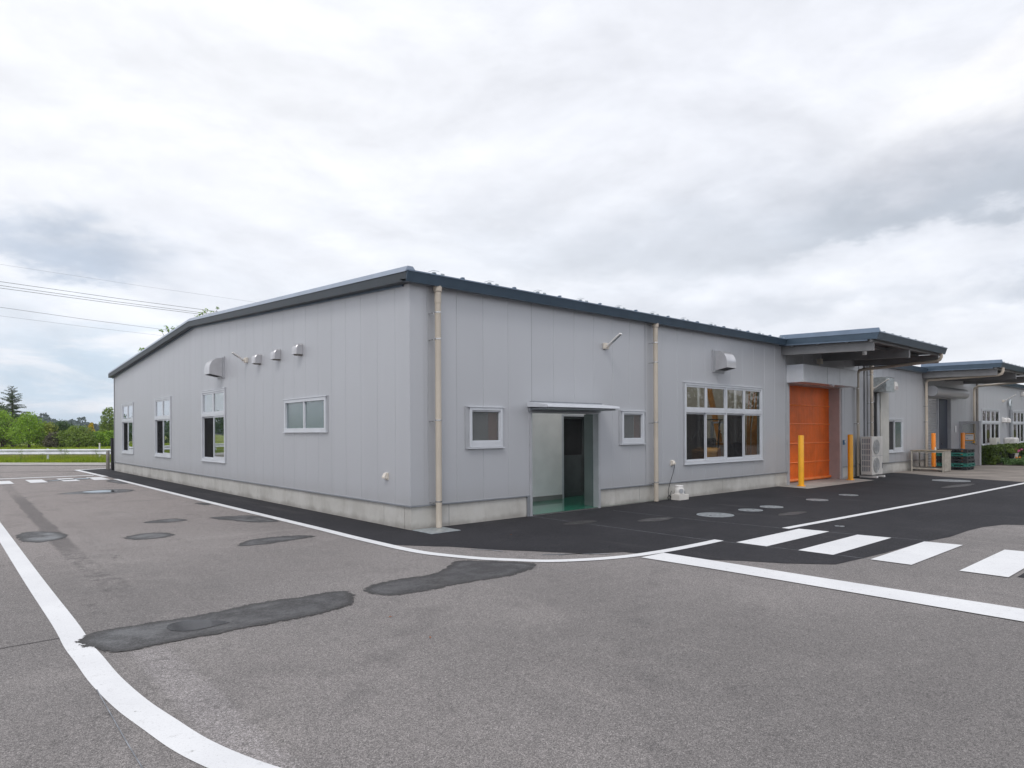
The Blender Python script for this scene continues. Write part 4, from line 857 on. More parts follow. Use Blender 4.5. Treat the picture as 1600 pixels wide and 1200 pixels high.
path += [(7.05, -.14, .12), (7.14, -.12, .22)]
m.tube(path, .0075, 6); m.tube([(7.32, -.07, .87), (7.34, -.06, .83)], .02, 8)
tag(m.build('power_cable', m_black, None, smooth=60), 'black cable hanging from the socket and coiled beside the white pump', 'cable')
# white blower pump on a concrete block
blk = M(); blk.box(-.19, .19, -.12, .12, 0, .13); tag(blk.build('concrete_block', m_acw, None, bev=.008, loc=(7.36, -.20, .004)), 'pale concrete block on the asphalt against the plinth under the white pump', 'block')
pu = thing('air_pump', 'small white dome-shaped air pump standing on a concrete block', 'air pump', (7.33, -.20, .134))
m = M(); m.tube([(0, 0, 0), (0, 0, .02), (0, 0, .03), (0, 0, .10), (0, 0, .17), (0, 0, .185)], [.11, .125, .115, .12, .095, .085], 20); m.build('housing', m_lampw, pu, smooth=35)
m = M(); m.tube([(0, 0, .182), (0, 0, .20), (0, 0, .215)], [.10, .10, .08], 20); m.build('lid', m_lampw, pu, smooth=35)
m = M(); m.tube([(-.06, -.09, .09), (-.075, -.115, .09)], .05, 14); m.build('filter_port', m_trim, pu)
m = M(); m.tube([(.1, 0, .08), (.19, 0, .08), (.215, 0, .06), (.215, 0, -.06)], .016, 8); m.build('hose', m_dtrim, pu, smooth=60)

# ------------------------------------------------------------------ hall interior, seen through the window
m = M(); m.add([(6.72, .12, .01), (LN - .02, .12, .01), (LN - .02, WD, .01), (6.72, WD, .01)], [(0, 1, 2, 3)]); m.build('hall_floor', m_floor, bld)
m = M(); m.box(LN - .14, LN - .02, .36, 20, .01, 4.1); m.box(7.0, LN - .14, 12.0, 12.1, .01, 2.6); m.box(6.74, 6.78, .13, 12, .01, 4.1); m.build('hall_lining', m_inbeige, bld, sep=True)
m = M()
for y in (1.2, 2.9, 4.7, 6.4, 8.2): m.box(LN - .2, LN - .142, y, y + .09, .01, 4.0)
m.build('hall_pilaster', m_inw, bld, sep=True)
def curved(pts, w, h, name='timber_arch'):
    m = M(); P = [Vector(p) for p in pts]
    for a, b in zip(P, P[1:]): m.beamseg(a, b, w, h)
    return m.build(name, m_wood, bld)
curved([(17.2, 4.68, .01), (17.2, 4.70, .7), (17.2, 4.78, 1.46), (17.2, 4.91, 2.0), (17.2, 5.04, 2.57), (17.2, 5.21, 3.32), (17.2, 5.6, 4.0)], .10, .19)
curved([(17.8, 3.62, .01), (17.8, 3.6, 1.67), (17.8, 3.51, 2.2), (17.8, 3.40, 3.0), (17.8, 3.2, 3.9)], .10, .22)
curved([(17.8, 3.83, .01), (17.8, 3.82, 1.74), (17.8, 3.60, 3.1)], .05, .06); curved([(17.8, 3.92, .01), (17.8, 3.9, 1.8), (17.8, 3.8, 3.2)], .05, .05)
m = M(); m.beamseg((8.55, .5, 1.18), (9.6, .5, 1.9), .022, .022); m.beamseg((10.3, .5, 1.6), (11.4, .5, .86), .022, .022); m.build('brace', m_inw, bld, sep=True)
cb = thing('cabinet', 'grey steel cabinet inside the hall behind the right window leaf', 'cabinet', (17.0, 2.2, .01))
m = M(); m.box(0, .8, 0, .6, .06, 1.75); m.build('cabinet_body', m_dtrim, cb); m = M(); m.box(-.012, .0, .03, .29, .1, 1.7); m.box(-.012, .0, .31, .57, .1, 1.7); m.build('cabinet_door', m_trim, cb, sep=True)
cs = thing('crate', 'pale wooden crate inside the hall behind the third window leaf', 'crate', (15.6, 3.2, .01))
m = M(); m.box(0, .8, 0, .8, .1, 1.2); m.build('crate_body', m_inbeige, cs)
m = M(); [m.box(.0, .8, y, y + .1, 0, .1) for y in (0, .35, .7)]; m.build('skid', m_wood, cs, sep=True)
m = M(); [m.box(-.02, .0, 0, .8, z, z + .09) for z in (.12, .6, 1.1)]; m.build('batten', m_wood, cs, sep=True)
# forklift
fl = thing('forklift', 'yellow forklift with black overhead guard parked inside behind the window', 'forklift', (15.9, 4.2, .012), rz=R_(14))
m = M(); m.prism([(-.95, .25), (-1.0, .95), (-.6, 1.02), (-.5, .7), (.55, .7), (.62, .3), (.4, .2)], 'y', -.45, .45); m.build('body', m_flift, fl, bev=.05)
m = M(); m.prism([(-1.05, .3), (-1.08, .9), (-.85, 1.0), (-.85, .3)], 'y', -.48, .48); m.build('counterweight', m_flift, fl, bev=.06)
for x, r in ((-.62, .27), (.5, .33)):
    for s in (-.46, .46):
        m = M(); m.tube([(x, s - .1, r), (x, s + .1, r)], r, 24); w = m.build('wheel', m_black, fl, smooth=40)
        m = M(); m.tube([(x, s - .108, r), (x, s + .108, r)], r * .5, 16); m.build('rim', m_flift, w)
m = M()
for s in (-.42, .42): m.tube([(-.8, s, 1.0), (-.62, s, 2.0), (.25, s, 2.05), (.55, s, .75)], .03, 8)
for x in (-.6, -.4, -.2, 0, .2): m.tube([(x, -.42, 2.03), (x, .42, 2.03)], .018, 6)
m.build('overhead_guard', m_black, fl)
m = M(); m.box(-.55, -.1, -.25, .25, .75, .88); m.box(-.62, -.5, -.25, .25, .88, 1.35); m.build('seat', m_black, fl, bev=.04)
m = M(); m.tube([(.32, 0, .75), (.18, 0, 1.12)], .025, 8); m.tube([(.18 + .12 * math.cos(q) * .4, .14 * math.sin(q), 1.13 + .1 * math.cos(q)) for q in [2 * math.pi * i / 16 for i in range(17)]], .014, 6); m.build('steering_wheel', m_black, fl)
m = M(); [m.box(.7, .78, s - .05, s + .05, .08, 1.98) for s in (-.3, .3)]; [m.box(.7, .76, -.3, .3, z, z + .07) for z in (.3, 1.1, 1.9)]; m.build('mast', m_dtrim, fl)
m = M(); [m.box(.8, 1.7, s - .05, s + .05, .06, .1) for s in (-.22, .22)]; m.box(.78, .82, -.4, .4, .06, .6); m.build('fork', m_black, fl, sep=True)

# roof light over the hall, added to daylight it: cut by building the roof in two? (translucent strip set in the slab)
# ------------------------------------------------------------------ old building beyond
old = thing('older_factory_wing', 'older grey factory wing beyond the orange door, with its own canopy and roller shutter', 'building', (19.0, 0, 0))
OX = 19.0
def TO(u, d, z): return (u - OX, -d, z)
OE = 3.98
holesO = [(20.95, 22.48, .82, 2.0), (25.2, 28.45, 0, 2.98), (33.4, 36.6, .85, 2.6), (38.8, 42.0, .85, 2.6)]
wall('wall', TO, 19.0, 52.0, 0.40, lambda u: OE + .05, holesO, [19.3 + .6 * k for k in range(56)], m_wall, old)
m = M(); m.box(0, 33, 8, 8.1, 0, OE); m.box(0, .1, 0, 8, 0, OE); m.box(6.05, 9.5, 3.0, 3.1, 0, 3.1); m.build('inner_wall', m_inbeige, old, sep=True)
m = M(); m.box(.0, 33, .05, 8, 0, .012); m.build('floor', m_floor, old)
m = M(); bx(m, TO, 19.0, 25.15, -.012, -.2, 0, .385); bx(m, TO, 28.5, 52, -.012, -.2, 0, .385); m.build('plinth', m_conc, old, sep=True)
m = M(); bx(m, TO, 19.0, 25.15, -.01, .022, .385, .412); bx(m, TO, 28.5, 52, -.01, .022, .385, .412); m.build('drip_flashing', m_dtrim, old, sep=True)
m = M(); bx(m, TO, 18.58, 18.72, -.3, .0, 0, OE); bx(m, TO, 18.85, 19.0, -.1, .014, 0.4, OE); m.build('joint_cover', m_trim, old, sep=True)
m = M(); m.box(-.44, 33.2, -.22, 8.2, OE + .09, OE + .16); m.prism([(-.22, OE + .15), (8, OE + .5), (8, OE + .16)], 'x', -.40, 33.2); roof2 = m.build('roof', m_slate, old)
m = M(); m.prism([(-.26, OE + .16), (-.21, OE - .02), (.0, OE - .03), (.0, OE + .16)], 'x', -.35, 5.6); m.prism([(-.26, OE + .16), (-.21, OE - .02), (.0, OE - .03), (.0, OE + .16)], 'x', 12.1, 33.2); m.build('gutter', m_slate, old, sep=True)
# window with sliding leaf
m = M(); frame_rect(m, TO, 20.9, 22.52, .78, 2.04, .055, -.03, .03); bx(m, TO, 20.86, 22.56, 0, .045, 2.04, 2.06); bx(m, TO, 20.86, 22.56, 0, .05, .76, .78)
w1 = m.build('window', m_alu, old, bev=.003); k = M(); frame_rect(k, TO, 21.65, 22.46, .84, 1.98, .045, -.02, .01, .11); frame_rect(k, TO, 20.96, 21.68, .84, 1.98, .035, -.05, -.03); k.build('sash', m_alu, w1)
pane(TO, 21.69, 22.42, .95, 1.94, -.01, g_teal, w1); pane(TO, 20.99, 21.65, .875, 1.945, -.04, m_screen, w1, 'insect_screen')
factory_window(TO, 33.35, 36.65, .80, 2.65, 4, 1.93, old, g_dark); factory_window(TO, 38.75, 42.05, .80, 2.65, 4, 1.93, old, g_dark)
downpipe(19.15 - OX, OE - .01, old, clamps=(.46, 1.9, 2.6, 3.6))
# roller shutter bay
m = M()
for k in range(27): z = .02 + k * .11; a = TO(25.25, -.03, z); b = TO(26.75, -.03, z); m.add([(a[0], .06, z), (b[0], .06, z), (b[0], .03, z + .085), (a[0], .03, z + .085), (a[0], .075, z + .11), (b[0], .075, z + .11)], [(0, 1, 2, 3), (3, 2, 5, 4)])
m.build('roller_shutter', m_trim, old)
m = M(); bx(m, TO, 26.78, 27.42, -.22, -.2, .01, 3.1); m.build('sliding_panel', m_jamb, old)
m = M(); bx(m, TO, 27.32, 28.4, -.14, -.11, .01, 3.0); nd = m.build('door', m_navy, old); m = M(); m.tube([TO(27.5, -.1, 1.0), TO(27.5, -.05, 1.0)], .03, 10); m.build('handle', m_steel, nd)
m = M(); bx(m, TO, 25.15, 25.25, -.12, .03, 0, 3.0); bx(m, TO, 28.4, 28.52, -.12, .03, 0, 3.0); bx(m, TO, 26.74, 26.80, -.12, .02, 0, 2.98); m.build('shutter_frame', m_trim, old, bev=.004, sep=True)
m = M(); m.tube([(25.2 - OX, -.23, 3.24), (29.6 - OX, -.23, 3.24)], .22, 24); sb = m.build('shutter_drum', m_wall, old, smooth=40)
# canopy 2
c2 = canopy(24.62 - OX, 30.6 - OX, -2.66, 4.07, 4.02, old)
m = M(); m.tube([(24.95 - OX, -2.70, 4.0), (24.95 - OX, -2.70, 3.86), (24.95 - OX, -2.66, 3.77), (24.95 - OX, -2.55, 3.73), (24.95 - OX, -.25, 3.68), (24.95 - OX, -.14, 3.66), (24.95 - OX, -.10, 3.56), (24.95 - OX, -.10, .05)], .055, 12); dp2 = m.build('drain_pipe', m_beige, old, smooth=60)
m = M()
for z in (.6, 1.95, 2.6): m.tube([(24.95 - OX, -.10, z - .012), (24.95 - OX, -.10, z + .012)], .062, 12); m.box(24.8 - OX, 24.95 - OX, -.035, -.02, z - .008, z + .008)
m.build('pipe_clamp', m_steel, dp2, sep=True)
m = M(); m.tube([(30.3 - OX, -2.70, 4.0), (30.3 - OX, -2.70, 3.86), (30.3 - OX, -2.6, 3.74), (31.6 - OX, -.3, 3.70), (31.7 - OX, -.12, 3.6), (31.7 - OX, -.10, 3.4), (31.7 - OX, -.10, .05)], .055, 12); m.build('drain_pipe', m_beige, old, smooth=60)
m = M(); m.tube([(32.2 - OX, -.10, .05), (32.2 - OX, -.10, OE)], .055, 12); m.build('downpipe', m_postb, old, smooth=60)
# conduits and duct cover
m = M(); bx(m, TO, 20.05, 20.83, 0, .10, .42, 3.0); bx(m, TO, 20.04, 20.84, 0, .105, 1.9, 1.915); m.build('duct_cover', m_cream, old, bev=.004)
m = M(); m.tube([TO(19.62, .08, 1.3), TO(19.62, .08, 2.95), TO(19.85, .08, 3.0)], .035, 8); m.tube([TO(19.52, .07, .1), TO(19.52, .07, 2.6)], .02, 8); pass
for z in (1.6, 2.1, 2.6): bx(m, TO, 19.5, 20.0, .0, .03, z, z + .03)
m.build('conduit', m_black, old, sep=True)
m = M(); bx(m, TO, 19.75, 19.95, 0, .09, .42, 3.0); m.build('cable_rack', m_trim, old)
gb = thing('duct_box', 'galvanised square duct box high on the older wing wall', 'duct box', (19.55, 0, 3.0))
m = M(); m.box(-.02, .72, -.47, 0, 0, .52); m.build('box', m_galv, gb, bev=.004)
m = M(); m.box(.715, .73, -.47, -.44, 0, .52); m.box(-.025, .73, -.475, -.455, .5, .525); m.build('box_flange', m_steel, gb, sep=True)
vh = thing('exhaust_vent', 'bright white vent cap projecting beside the galvanised duct box', 'vent cap', (20.3, -.25, 3.1), 'small vent caps')
m = M(); m.prism([(0, -.02), (.0, .28), (.2, .28), (.30, .2), (.33, .12), (.33, -.02)], 'y', -.24, .02); m.build('cowl', m_lampw, vh, bev=.01); m = M(); m.box(.03, .3, -.245, -.235, .0, .12); m.build('grille', m_jamb, vh)
wall_lamp(TR, 19.42, 3.12, 1, 'white arm lamp behind the beige downpipe of the older wing', .6)
wall_lamp(TR, 37.3, 3.15, 1, 'white arm lamp above the wrapped unit on the far wall', .6)
hood_small(TR, 37.3, 2.0, 'left one of two white vent caps between the far windows', 1.1, m_=m_lampw)
hood_small(TR, 38.1, 2.0, 'right one of two white vent caps between the far windows', 1.1, m_=m_lampw)
hood_small(TR, 41.4, 3.55, 'white vent cap high on the wall at the right picture edge', 1.1, m_=m_lampw)
fp = thing('flue_pipe', 'grey exhaust flue pipe with a hooked cowl between the far windows', 'flue pipe', (38.5, -.12, .4))
m = M(); m.tube([(0, 0, 0), (0, 0, 2.3)], .07, 12); m.build('pipe', m_dtrim, fp, smooth=60); m = M(); m.tube([(0, 0, 2.3), (0, 0, 2.6), (-.04, 0, 2.75), (-.14, 0, 2.82), (-.24, 0, 2.74), (-.26, 0, 2.5)], .06, 12); m.build('cowl', m_galv, fp, smooth=60)
nt = thing('notice_plate', 'small blank white notice plate on the wall right of the navy door', 'notice plate', (29.1, -.02, 1.5)); m = M(); m.box(-.12, .12, -.01, .01, 0, .3); m.build('plate', m_sign, nt)
# louvre-like mark
# ------------------------------------------------------------------ AC unit
ac = thing('air_conditioner', 'cream two-fan outdoor air conditioning unit on white skids beside the pipes', 'air conditioner', (17.9, -.22, .004))
m = M(); m.box(0, .95, -.36, 0, .10, 1.40); body = m.build('casing', m_acw, ac, bev=.015)
for z in (.43, 1.05):
    m = M(); r = .25
    m.tube([(.36, -.362, z), (.36, -.372, z)], r, 32); fg = m.build('fan_grille', m_cream, ac)
    m = M()
    for q in (.06, .11, .16, .21, .25): m.tube([(.36 + q * math.cos(a), -.376, z + q * math.sin(a)) for a in [2 * math.pi * i / 24 for i in range(25)]], .005, 5)
    for a in range(8): m.tube([(.36, -.377, z), (.36 + .25 * math.cos(a * math.pi / 4), -.377, z + .25 * math.sin(a * math.pi / 4))], .005, 5)
    m.build('guard_wire', m_trim, fg)
m = M()
for i in range(5):
    for j in range(6): m.box(-.004, .002, -.30 + i * .055, -.265 + i * .055, .22 + j * .19, .38 + j * .19)
m.build('side_grille', m_dtrim, ac)
m = M(); [m.box(x, x + .12, -.48, .08, 0, .07) for x in (.1, .72)]; m.build('skid', m_lampw, ac, bev=.008, sep=True)
m = M(); m.box(.70, .702, -.363, -.360, .12, 1.38); m.box(.0, .95, -.364, -.3605, .735, .745); m.box(.88, .93, -.366, -.361, .3, .5); m.build('panel_seam', m_dtrim, ac)
m = M(); m.tube([(.95, -.1, .6), (1.05, -.08, .55), (1.05, -.06, .05)], .03, 8); m.tube([(.98, -.2, .4), (1.0, -.2, .05)], .015, 6); m.build('refrigerant_pipe', m_black, ac, smooth=60, sep=True)
sbx = thing('switch_box', 'small blue push-button box on the jamb right of the orange door', 'switch box', (17.0, -.005, 1.22))
m = M(); m.box(-.06, .06, -.05, 0, -.08, .08); m.build('box', mat('switch_blue', (.08, .17, .28), rough=.4), sbx, bev=.01); m = M(); m.cyl(0, 0, 0, .02, .03, 12); o = m.build('button', m_lampw, sbx); o.rotation_euler = (R_(90), 0, 0); o.location = (.03, -.05, .02)

# ------------------------------------------------------------------ bollards
def bollard(x, y, mt, label):
    o = thing('bollard', label, 'bollard', (x, y, .01), 'steel bollards guarding the shutters')
    m = M(); m.tube([(0, 0, 0), (0, 0, 1.455), (0, 0, 1.475), (0, 0, 1.48)], [.08, .08, .072, .05], 24); m.build('post', mt, o, smooth=40)
    m = M(); m.cyl(0, 0, 0, .012, .12, 20); 
    for q in range(4): m.cyl(.1 * math.cos(q * 1.57 + .4), .1 * math.sin(q * 1.57 + .4), .012, .03, .012, 6)
    m.build('base_plate', mt, o)
bollard(13.0, -.46, m_yel, 'yellow bollard in front of the left side of the orange shutter')
bollard(16.45, -.46, m_yel, 'yellow-orange bollard at the right jamb of the orange shutter')
bollard(24.63, -.44, m_oran, 'orange bollard behind the beige steel rack')
bollard(28.5, -.45, m_oran, 'orange bollard standing behind the pallet stack')

# ------------------------------------------------------------------ rack, pallets, door leaf
ck = thing('steel_rack', 'low beige steel rack with a plywood top in front of the roller shutter', 'rack', (22.9, -1.28, .005), rz=R_(3))
m = M()
for x in (0, 1.05):
    for y in (0, 1.05): m.box(x, x + .05, y, y + .05, 0, .80)
for z in (.10, .74):
    m.box(.05, 1.05, .005, .045, z, z + .05); m.box(.05, 1.05, 1.055, 1.095, z, z + .05); m.box(.005, .045, .05, 1.05, z, z + .05); m.box(1.055, 1.095, .05, 1.05, z, z + .05)
m.build('frame', m_cartm, ck, bev=.004)
m = M(); m.box(-.02, 1.12, -.02, 1.12, .80, .825); m.build('top_board', m_board, ck); m = M(); m.box(.1, 1.0, -.005, .004, .02, .80); m.build('end_panel', m_cartm, ck)
m = M(); m.tube([(.55, .4, .825), (.56, .42, .93)], .03, 8, True); 
tag(m.build('rolled_cloth', m_ivory, None, loc=(22.9 + .2, -1.2, 0)), 'pale rolled cloth lying on the plywood top of the beige rack', 'cloth')
def pallet(k, mt, label):
    m = M(); z = 0; X, Y, H = 1.02, 1.08, .135
    for y in (0, Y / 2 - .07, Y - .14): 
        for x in (0, X / 2 - .07, X - .14): m.box(x, x + .14, y, y + .14, .03, H - .03)
    for y in (0, Y / 2 - .07, Y - .14): m.box(0, X, y, y + .14, 0, .03)
    for x in (.0, X - .14): m.box(x, x + .14, .14, Y / 2 - .07, 0, .03); m.box(x, x + .14, Y / 2 + .07, Y - .14, 0, .03)
    for i in range(9): m.box(0, X, i * Y / 9 + .008, (i + 1) * Y / 9 - .008, H - .03, H)
    m.box(.0, .02, 0, Y, H - .055, H - .03); m.box(0, X, 0, .02, H - .055, H - .03)
    o = m.build('pallet', mt, None, bev=.004, loc=(24.82 + random.uniform(-.015, .015), -1.55 + random.uniform(-.015, .015), .005 + k * .14)); o.rotation_euler = (0, 0, R_(random.uniform(-.6, .6)))
    tag(o, label, 'pallet', 'plastic pallets in one stack')
for k, (mt, lb) in enumerate([(m_pblack, 'black plastic pallet at the bottom of the stack'), (m_pgreen, 'lower of the two green plastic pallets in the stack'), (m_pblack, 'black plastic pallet just above the lower green pallet'), (m_pblack, 'black plastic pallet just below the upper green pallet'), (m_pgreen, 'upper of the two green plastic pallets in the stack'), (m_pblack, 'topmost black plastic pallet of the stack')]): pallet(k, mt, lb)
dl = thing('screen_door', 'grey steel door leaf with a glazed upper part standing open, orange sign on it', 'door', (29.7, 0, .005))
m = M(); m.box(-.02, .02, -.78, -.66, 0, 2.0); m.box(-.02, .02, -.12, -.0, 0, 2.0); m.box(-.02, .02, -.66, -.12, 1.88, 2.0); m.box(-.02, .02, -.66, -.12, .0, .95); m.build('leaf', m_trim, dl, bev=.004)
m = M(); m.box(-.005, .005, -.66, -.12, .95, 1.88); m.build('pane', g_clear, dl)
m = M(); m.box(-.06, -.02, -.86, -.80, 0, 2.0); m.box(-.1, .1, .02, .08, 0, 2.1); m.build('frame', m_alu, dl)
m = M(); m.tube([(-.03, -.7, .95), (-.09, -.7, .95), (-.09, -.6, .95)], .015, 8); m.build('handle', m_steel, dl)
m = M(); m.box(-.035, -.03, -.60, -.57, 1.10, 1.45); m.box(-.035, -.03, -.25, -.22, 1.10, 1.45); m.box(-.035, -.03, -.57, -.25, 1.40, 1.45); m.box(-.035, -.03, -.57, -.25, 1.10, 1.15)
sg = m.build('sign_frame', m_signo, dl)
m = M(); m.box(-.033, -.028, -.57, -.25, 1.15, 1.40); m.build('sign_face', m_sign, sg)
m = M()
for i in range(7): y = -.53 + i * .038; m.box(-.036, -.034, y, y + .026, 1.325, 1.355)
m.box(-.036, -.034, -.30, -.26 - .0, 1.21, 1.235); m.box(-.036, -.034, -.36, -.31, 1.21, 1.235); m.build('lettering', m_text, sg)
m = M(); m.add([(-.026, -.62, 1.02), (-.026, -.5, 1.02), (-.026, -.62, 1.10)], [(0, 1, 2)]); m.build('yellow_sticker', m_yel, dl); 

# ------------------------------------------------------------------ vegetation
def leaves(name, centers, radii, n, size, mt, parent=None, flat=1.0, seedv=0, shell=.55, aspect=.6):
    r = np.random.default_rng(seedv + 5)
    C_ = np.array(centers, float); Rr = np.array(radii, float)
    if Rr.ndim == 1: Rr = np.stack([Rr, Rr, Rr * flat], 1)
    vol = (Rr[:, 0] * Rr[:, 1] * Rr[:, 2]) ** (2 / 3); pk = r.choice(len(C_), n, p=vol / vol.sum())
    dv = r.normal(size=(n, 3)); dv /= np.linalg.norm(dv, axis=1)[:, None]
    rad = r.uniform(shell ** 3, 1, n) ** (1 / 3) * (1 + .12 * r.normal(size=n))
    P = C_[pk] + dv * rad[:, None] * Rr[pk]
    nrm = dv + .9 * r.normal(size=(n, 3)) + np.array([0, 0, .35]); nrm /= np.linalg.norm(nrm, axis=1)[:, None]
    a = np.cross(nrm, r.normal(size=(n, 3))); a /= np.linalg.norm(a, axis=1)[:, None]; b = np.cross(nrm, a)
    s = size * r.uniform(.6, 1.35, n)[:, None]
    V = np.stack([P - a * s, P + b * s * aspect, P + a * s, P - b * s * aspect], 1).reshape(-1, 3)
    me = bpy.data.meshes.new(name); me.vertices.add(4 * n); me.vertices.foreach_set('co', V.ravel().astype(np.float32))
    me.loops.add(4 * n); me.loops.foreach_set('vertex_index', np.arange(4 * n, dtype=np.int32))
    me.polygons.add(n); me.polygons.foreach_set('loop_start', np.arange(0, 4 * n, 4, dtype=np.int32))
    me.update(calc_edges=True); me.validate(); me.materials.append(mt)
    o = bpy.data.objects.new(name, me); col.objects.link(o)
    if parent: o.parent = parent
    return o
LG = leafm('leaf_bright', (.09, .20, .010), (.27, .42, .025)); LD = leafm('leaf_dark', (.025, .062, .014), (.07, .13, .03))
LM = leafm('leaf_mid', (.08, .14, .014), (.20, .28, .035)); LO = leafm('leaf_olive', (.14, .18, .025), (.32, .36, .06))
LY = leafm('leaf_golden', (.22, .18, .008), (.60, .42, .012)); LP = leafm('needle_dark', (.025, .05, .018), (.065, .10, .035))
LB = leafm('leaf_greybrown', (.09, .08, .055), (.16, .15, .10)); LH = leafm('hedge_leaf', (.035, .07, .008), (.10, .15, .018))
LF = leafm('far_wood', (.022, .050, .042), (.045, .085, .062))
def ring_clumps(w, h, n, seedv, base=.25, top=.75):
    r = random.Random(seedv); cs, rs = [], []
    for i in range(n):
        t = (i + .5) / n; z = h * (.16 + .74 * t); prof = math.sin(math.pi * min(1, base + t * (1 - base) * .93)) ** .7
        a = i * 2.4 + r.random(); q = w * .5 * prof * r.uniform(.35, .72)
        R1 = min(w * r.uniform(.09, .20), h * .24) * (.6 + .5 * prof); cs.append((q * math.cos(a), q * math.sin(a), z)); rs.append(R1)
    tp = max(c[2] + .8 * q for c, q in zip(cs, rs)); k = h / tp
    return [(c[0], c[1], c[2] * k) for c in cs], [q * min(1, k * 1.1) for q in rs]
def tree(x, y, w, h, mt, label, name='tree', cat='tree', n=5000, size=.11, seedv=0, grp='trees and shrubs beyond the field', z=0, trunk=True, cl=48, base=.25):
    o = thing(name, label, cat, (x, y, z), grp)
    cs, rs = ring_clumps(w, h, cl, seedv, base); leaves('crown', cs, rs, n, size, mt, o, .8, seedv)
    r = random.Random(seedv)
    m = M(); m.tube([(0, 0, -.1), (w * .02, 0, h * .35), (-w * .02, 0, h * .8)], [w * .03 + .03, w * .02 + .02, .02], 8)
    for i in range(7): c = cs[int(len(cs) * (i + .5) / 7)]; m.tube([(0, 0, max(.05, c[2] * .45)), (c[0] * .5, c[1] * .5, c[2] * .8), c], [w * .012 + .015, .02, .01], 5)
    m.build('trunk' if trunk else 'stem', m_bark, o); return o
def far(px, D, z=0):      # point on the ground at depth D along the pixel column's ground direction
    dd = fw + r2 * ((px - 800) / F); return (-5.9617 + dd.x * D, -9.3887 + dd.y * D)
# conifer at the left
cx, cy = far(19, 84)
cf = thing('conifer_tree', 'tall dark conifer rising above the bushes at the left edge', 'tree', (cx, cy, 0), 'trees and shrubs beyond the field')
r = random.Random(3); cs, rs = [], []; br = M(); br.tube([(0, 0, 0), (.05, 0, 4), (0, 0, 7.6)], [.16, .1, .02], 8)
for i in range(60):
    z = 2.0 + 5.7 * (i / 59) ** .95; L = (8.1 - z) * .50 * r.uniform(.45, 1.2) + .2; a = i * 2.4 + r.uniform(-.4, .4)
    up_ = r.uniform(.15, .5) if z > 5.5 else r.uniform(-.12, .22)
    br.tube([(0, 0, z), (L * math.cos(a), L * math.sin(a), z + L * up_)], [.03, .008], 5)
    for k in range(1, 5):
        t = k / 4; cs.append((L * t * math.cos(a), L * t * math.sin(a), z + L * up_ * t - .03)); tk = min(1, (8.4 - z) / 2.6); rs.append(((.23 + .16 * (1 - t)) * tk, (.23 + .16 * (1 - t)) * tk, r.uniform(.08, .17) * tk))
leaves('crown', cs, rs, 15000, .06, LP, cf, 1, 9, .2, .35); br.build('trunk', m_bark, cf)
T_ = [(-22, 80, 5.5, 5.6, LM, 'rounded mid-green tree cut off by the left picture edge', 1), (3, 78, 5.2, 4.6, LG, 'bright green leafy bush at the left edge below the conifer', 2),
 (45, 76, 4.3, 4.25, LG, 'tall bright green bush right of the conifer', 3), (20, 79, 3.6, 3.5, LB, 'grey-green bush between the two bright green ones', 13), (72, 78, 3.8, 3.1, LO, 'olive yellow-green bush behind the guardrail', 4),
 (84, 76, 2.4, 1.9, LB, 'small greyish bare bush in front of the olive one', 5), (97, 80, 4.2, 3.35, LD, 'dark green rounded shrub with a flat top', 6), (121, 77, 5.4, 2.75, LM, 'wide mid-green shrub left of the golden conifer', 7),
 (112, 84, 3.0, 2.7, LM, 'small green shrub peeping over the wide shrub', 8), (150, 79, 4.4, 2.0, LG, 'low yellow-green bush below the golden conifer', 10), (172, 80, 3.4, 2.1, LG, 'low bright bush beside the building corner', 11)]
for px, D, w, h, mt, lb, s_ in T_:
    x, y = far(px, D); tree(x, y, w, h, mt, lb, 'shrub' if h < 4 else 'tree', 'shrub' if h < 4 else 'tree', 5200, .085, s_, trunk=h >= 4, base=.32)
x, y = far(143, 84); gt = tree(x, y, 1.35, 3.1, LY, 'golden yellow conical conifer among the green bushes', 'golden_conifer', 'tree', 2600, .06, 21, base=.45)
x, y = far(171, 92); tree(x, y, 3.2, 5.4, LM, 'mid-green tree half hidden by the building corner', 'tree', 'tree', 4200, .1, 22)
x, y = far(83, 125); tree(x, y, 9, 4.0, LD, 'broad dark green tree behind the shrubs, before the hill', 'tree', 'tree', 5200, .14, 23)
x, y = far(66, 118); tree(x, y, 6, 3.7, LM, 'dark domed tree at the left behind the olive bush', 'tree', 'tree', 3600, .14, 24)
x, y = far(-8, 92); tree(x, y, 6.5, 6.4, LD, 'dark tree behind the conifer at the left edge', 'tree', 'tree', 4800, .12, 25)
# the wood goes on to the left and round behind: one unbroken mass, seen only mirrored in the panes
rr = random.Random(5); cs, rs = [], []
for k in range(150):
    e = -92 - k * .9; nn = 70 + rr.uniform(-2, 4) - k * .25; q = rd(nn, e + 18); z = rr.uniform(.6, 3.4) + .9 * math.sin(k * .3); cs.append((q[0], q[1], max(.8, z))); rs.append(rr.uniform(1.2, 2.2))
for k in range(220):  # right-hand arc, unseen, added to darken what the front panes mirror
    a = R_(-72 + k * .36); D = 62 + rr.uniform(-3, 3); cs.append((9 + D * math.cos(a), -4 + D * math.sin(a), rr.uniform(.8, 6))); rs.append(rr.uniform(1.5, 2.6))
fw2 = leaves('wood', cs, rs, 60000, .22, LD, None, 1, 44, .5, .8); fw2['kind'] = 'stuff'; fw2['label'] = 'dense wood mirrored in the panes, right arc added to darken them'
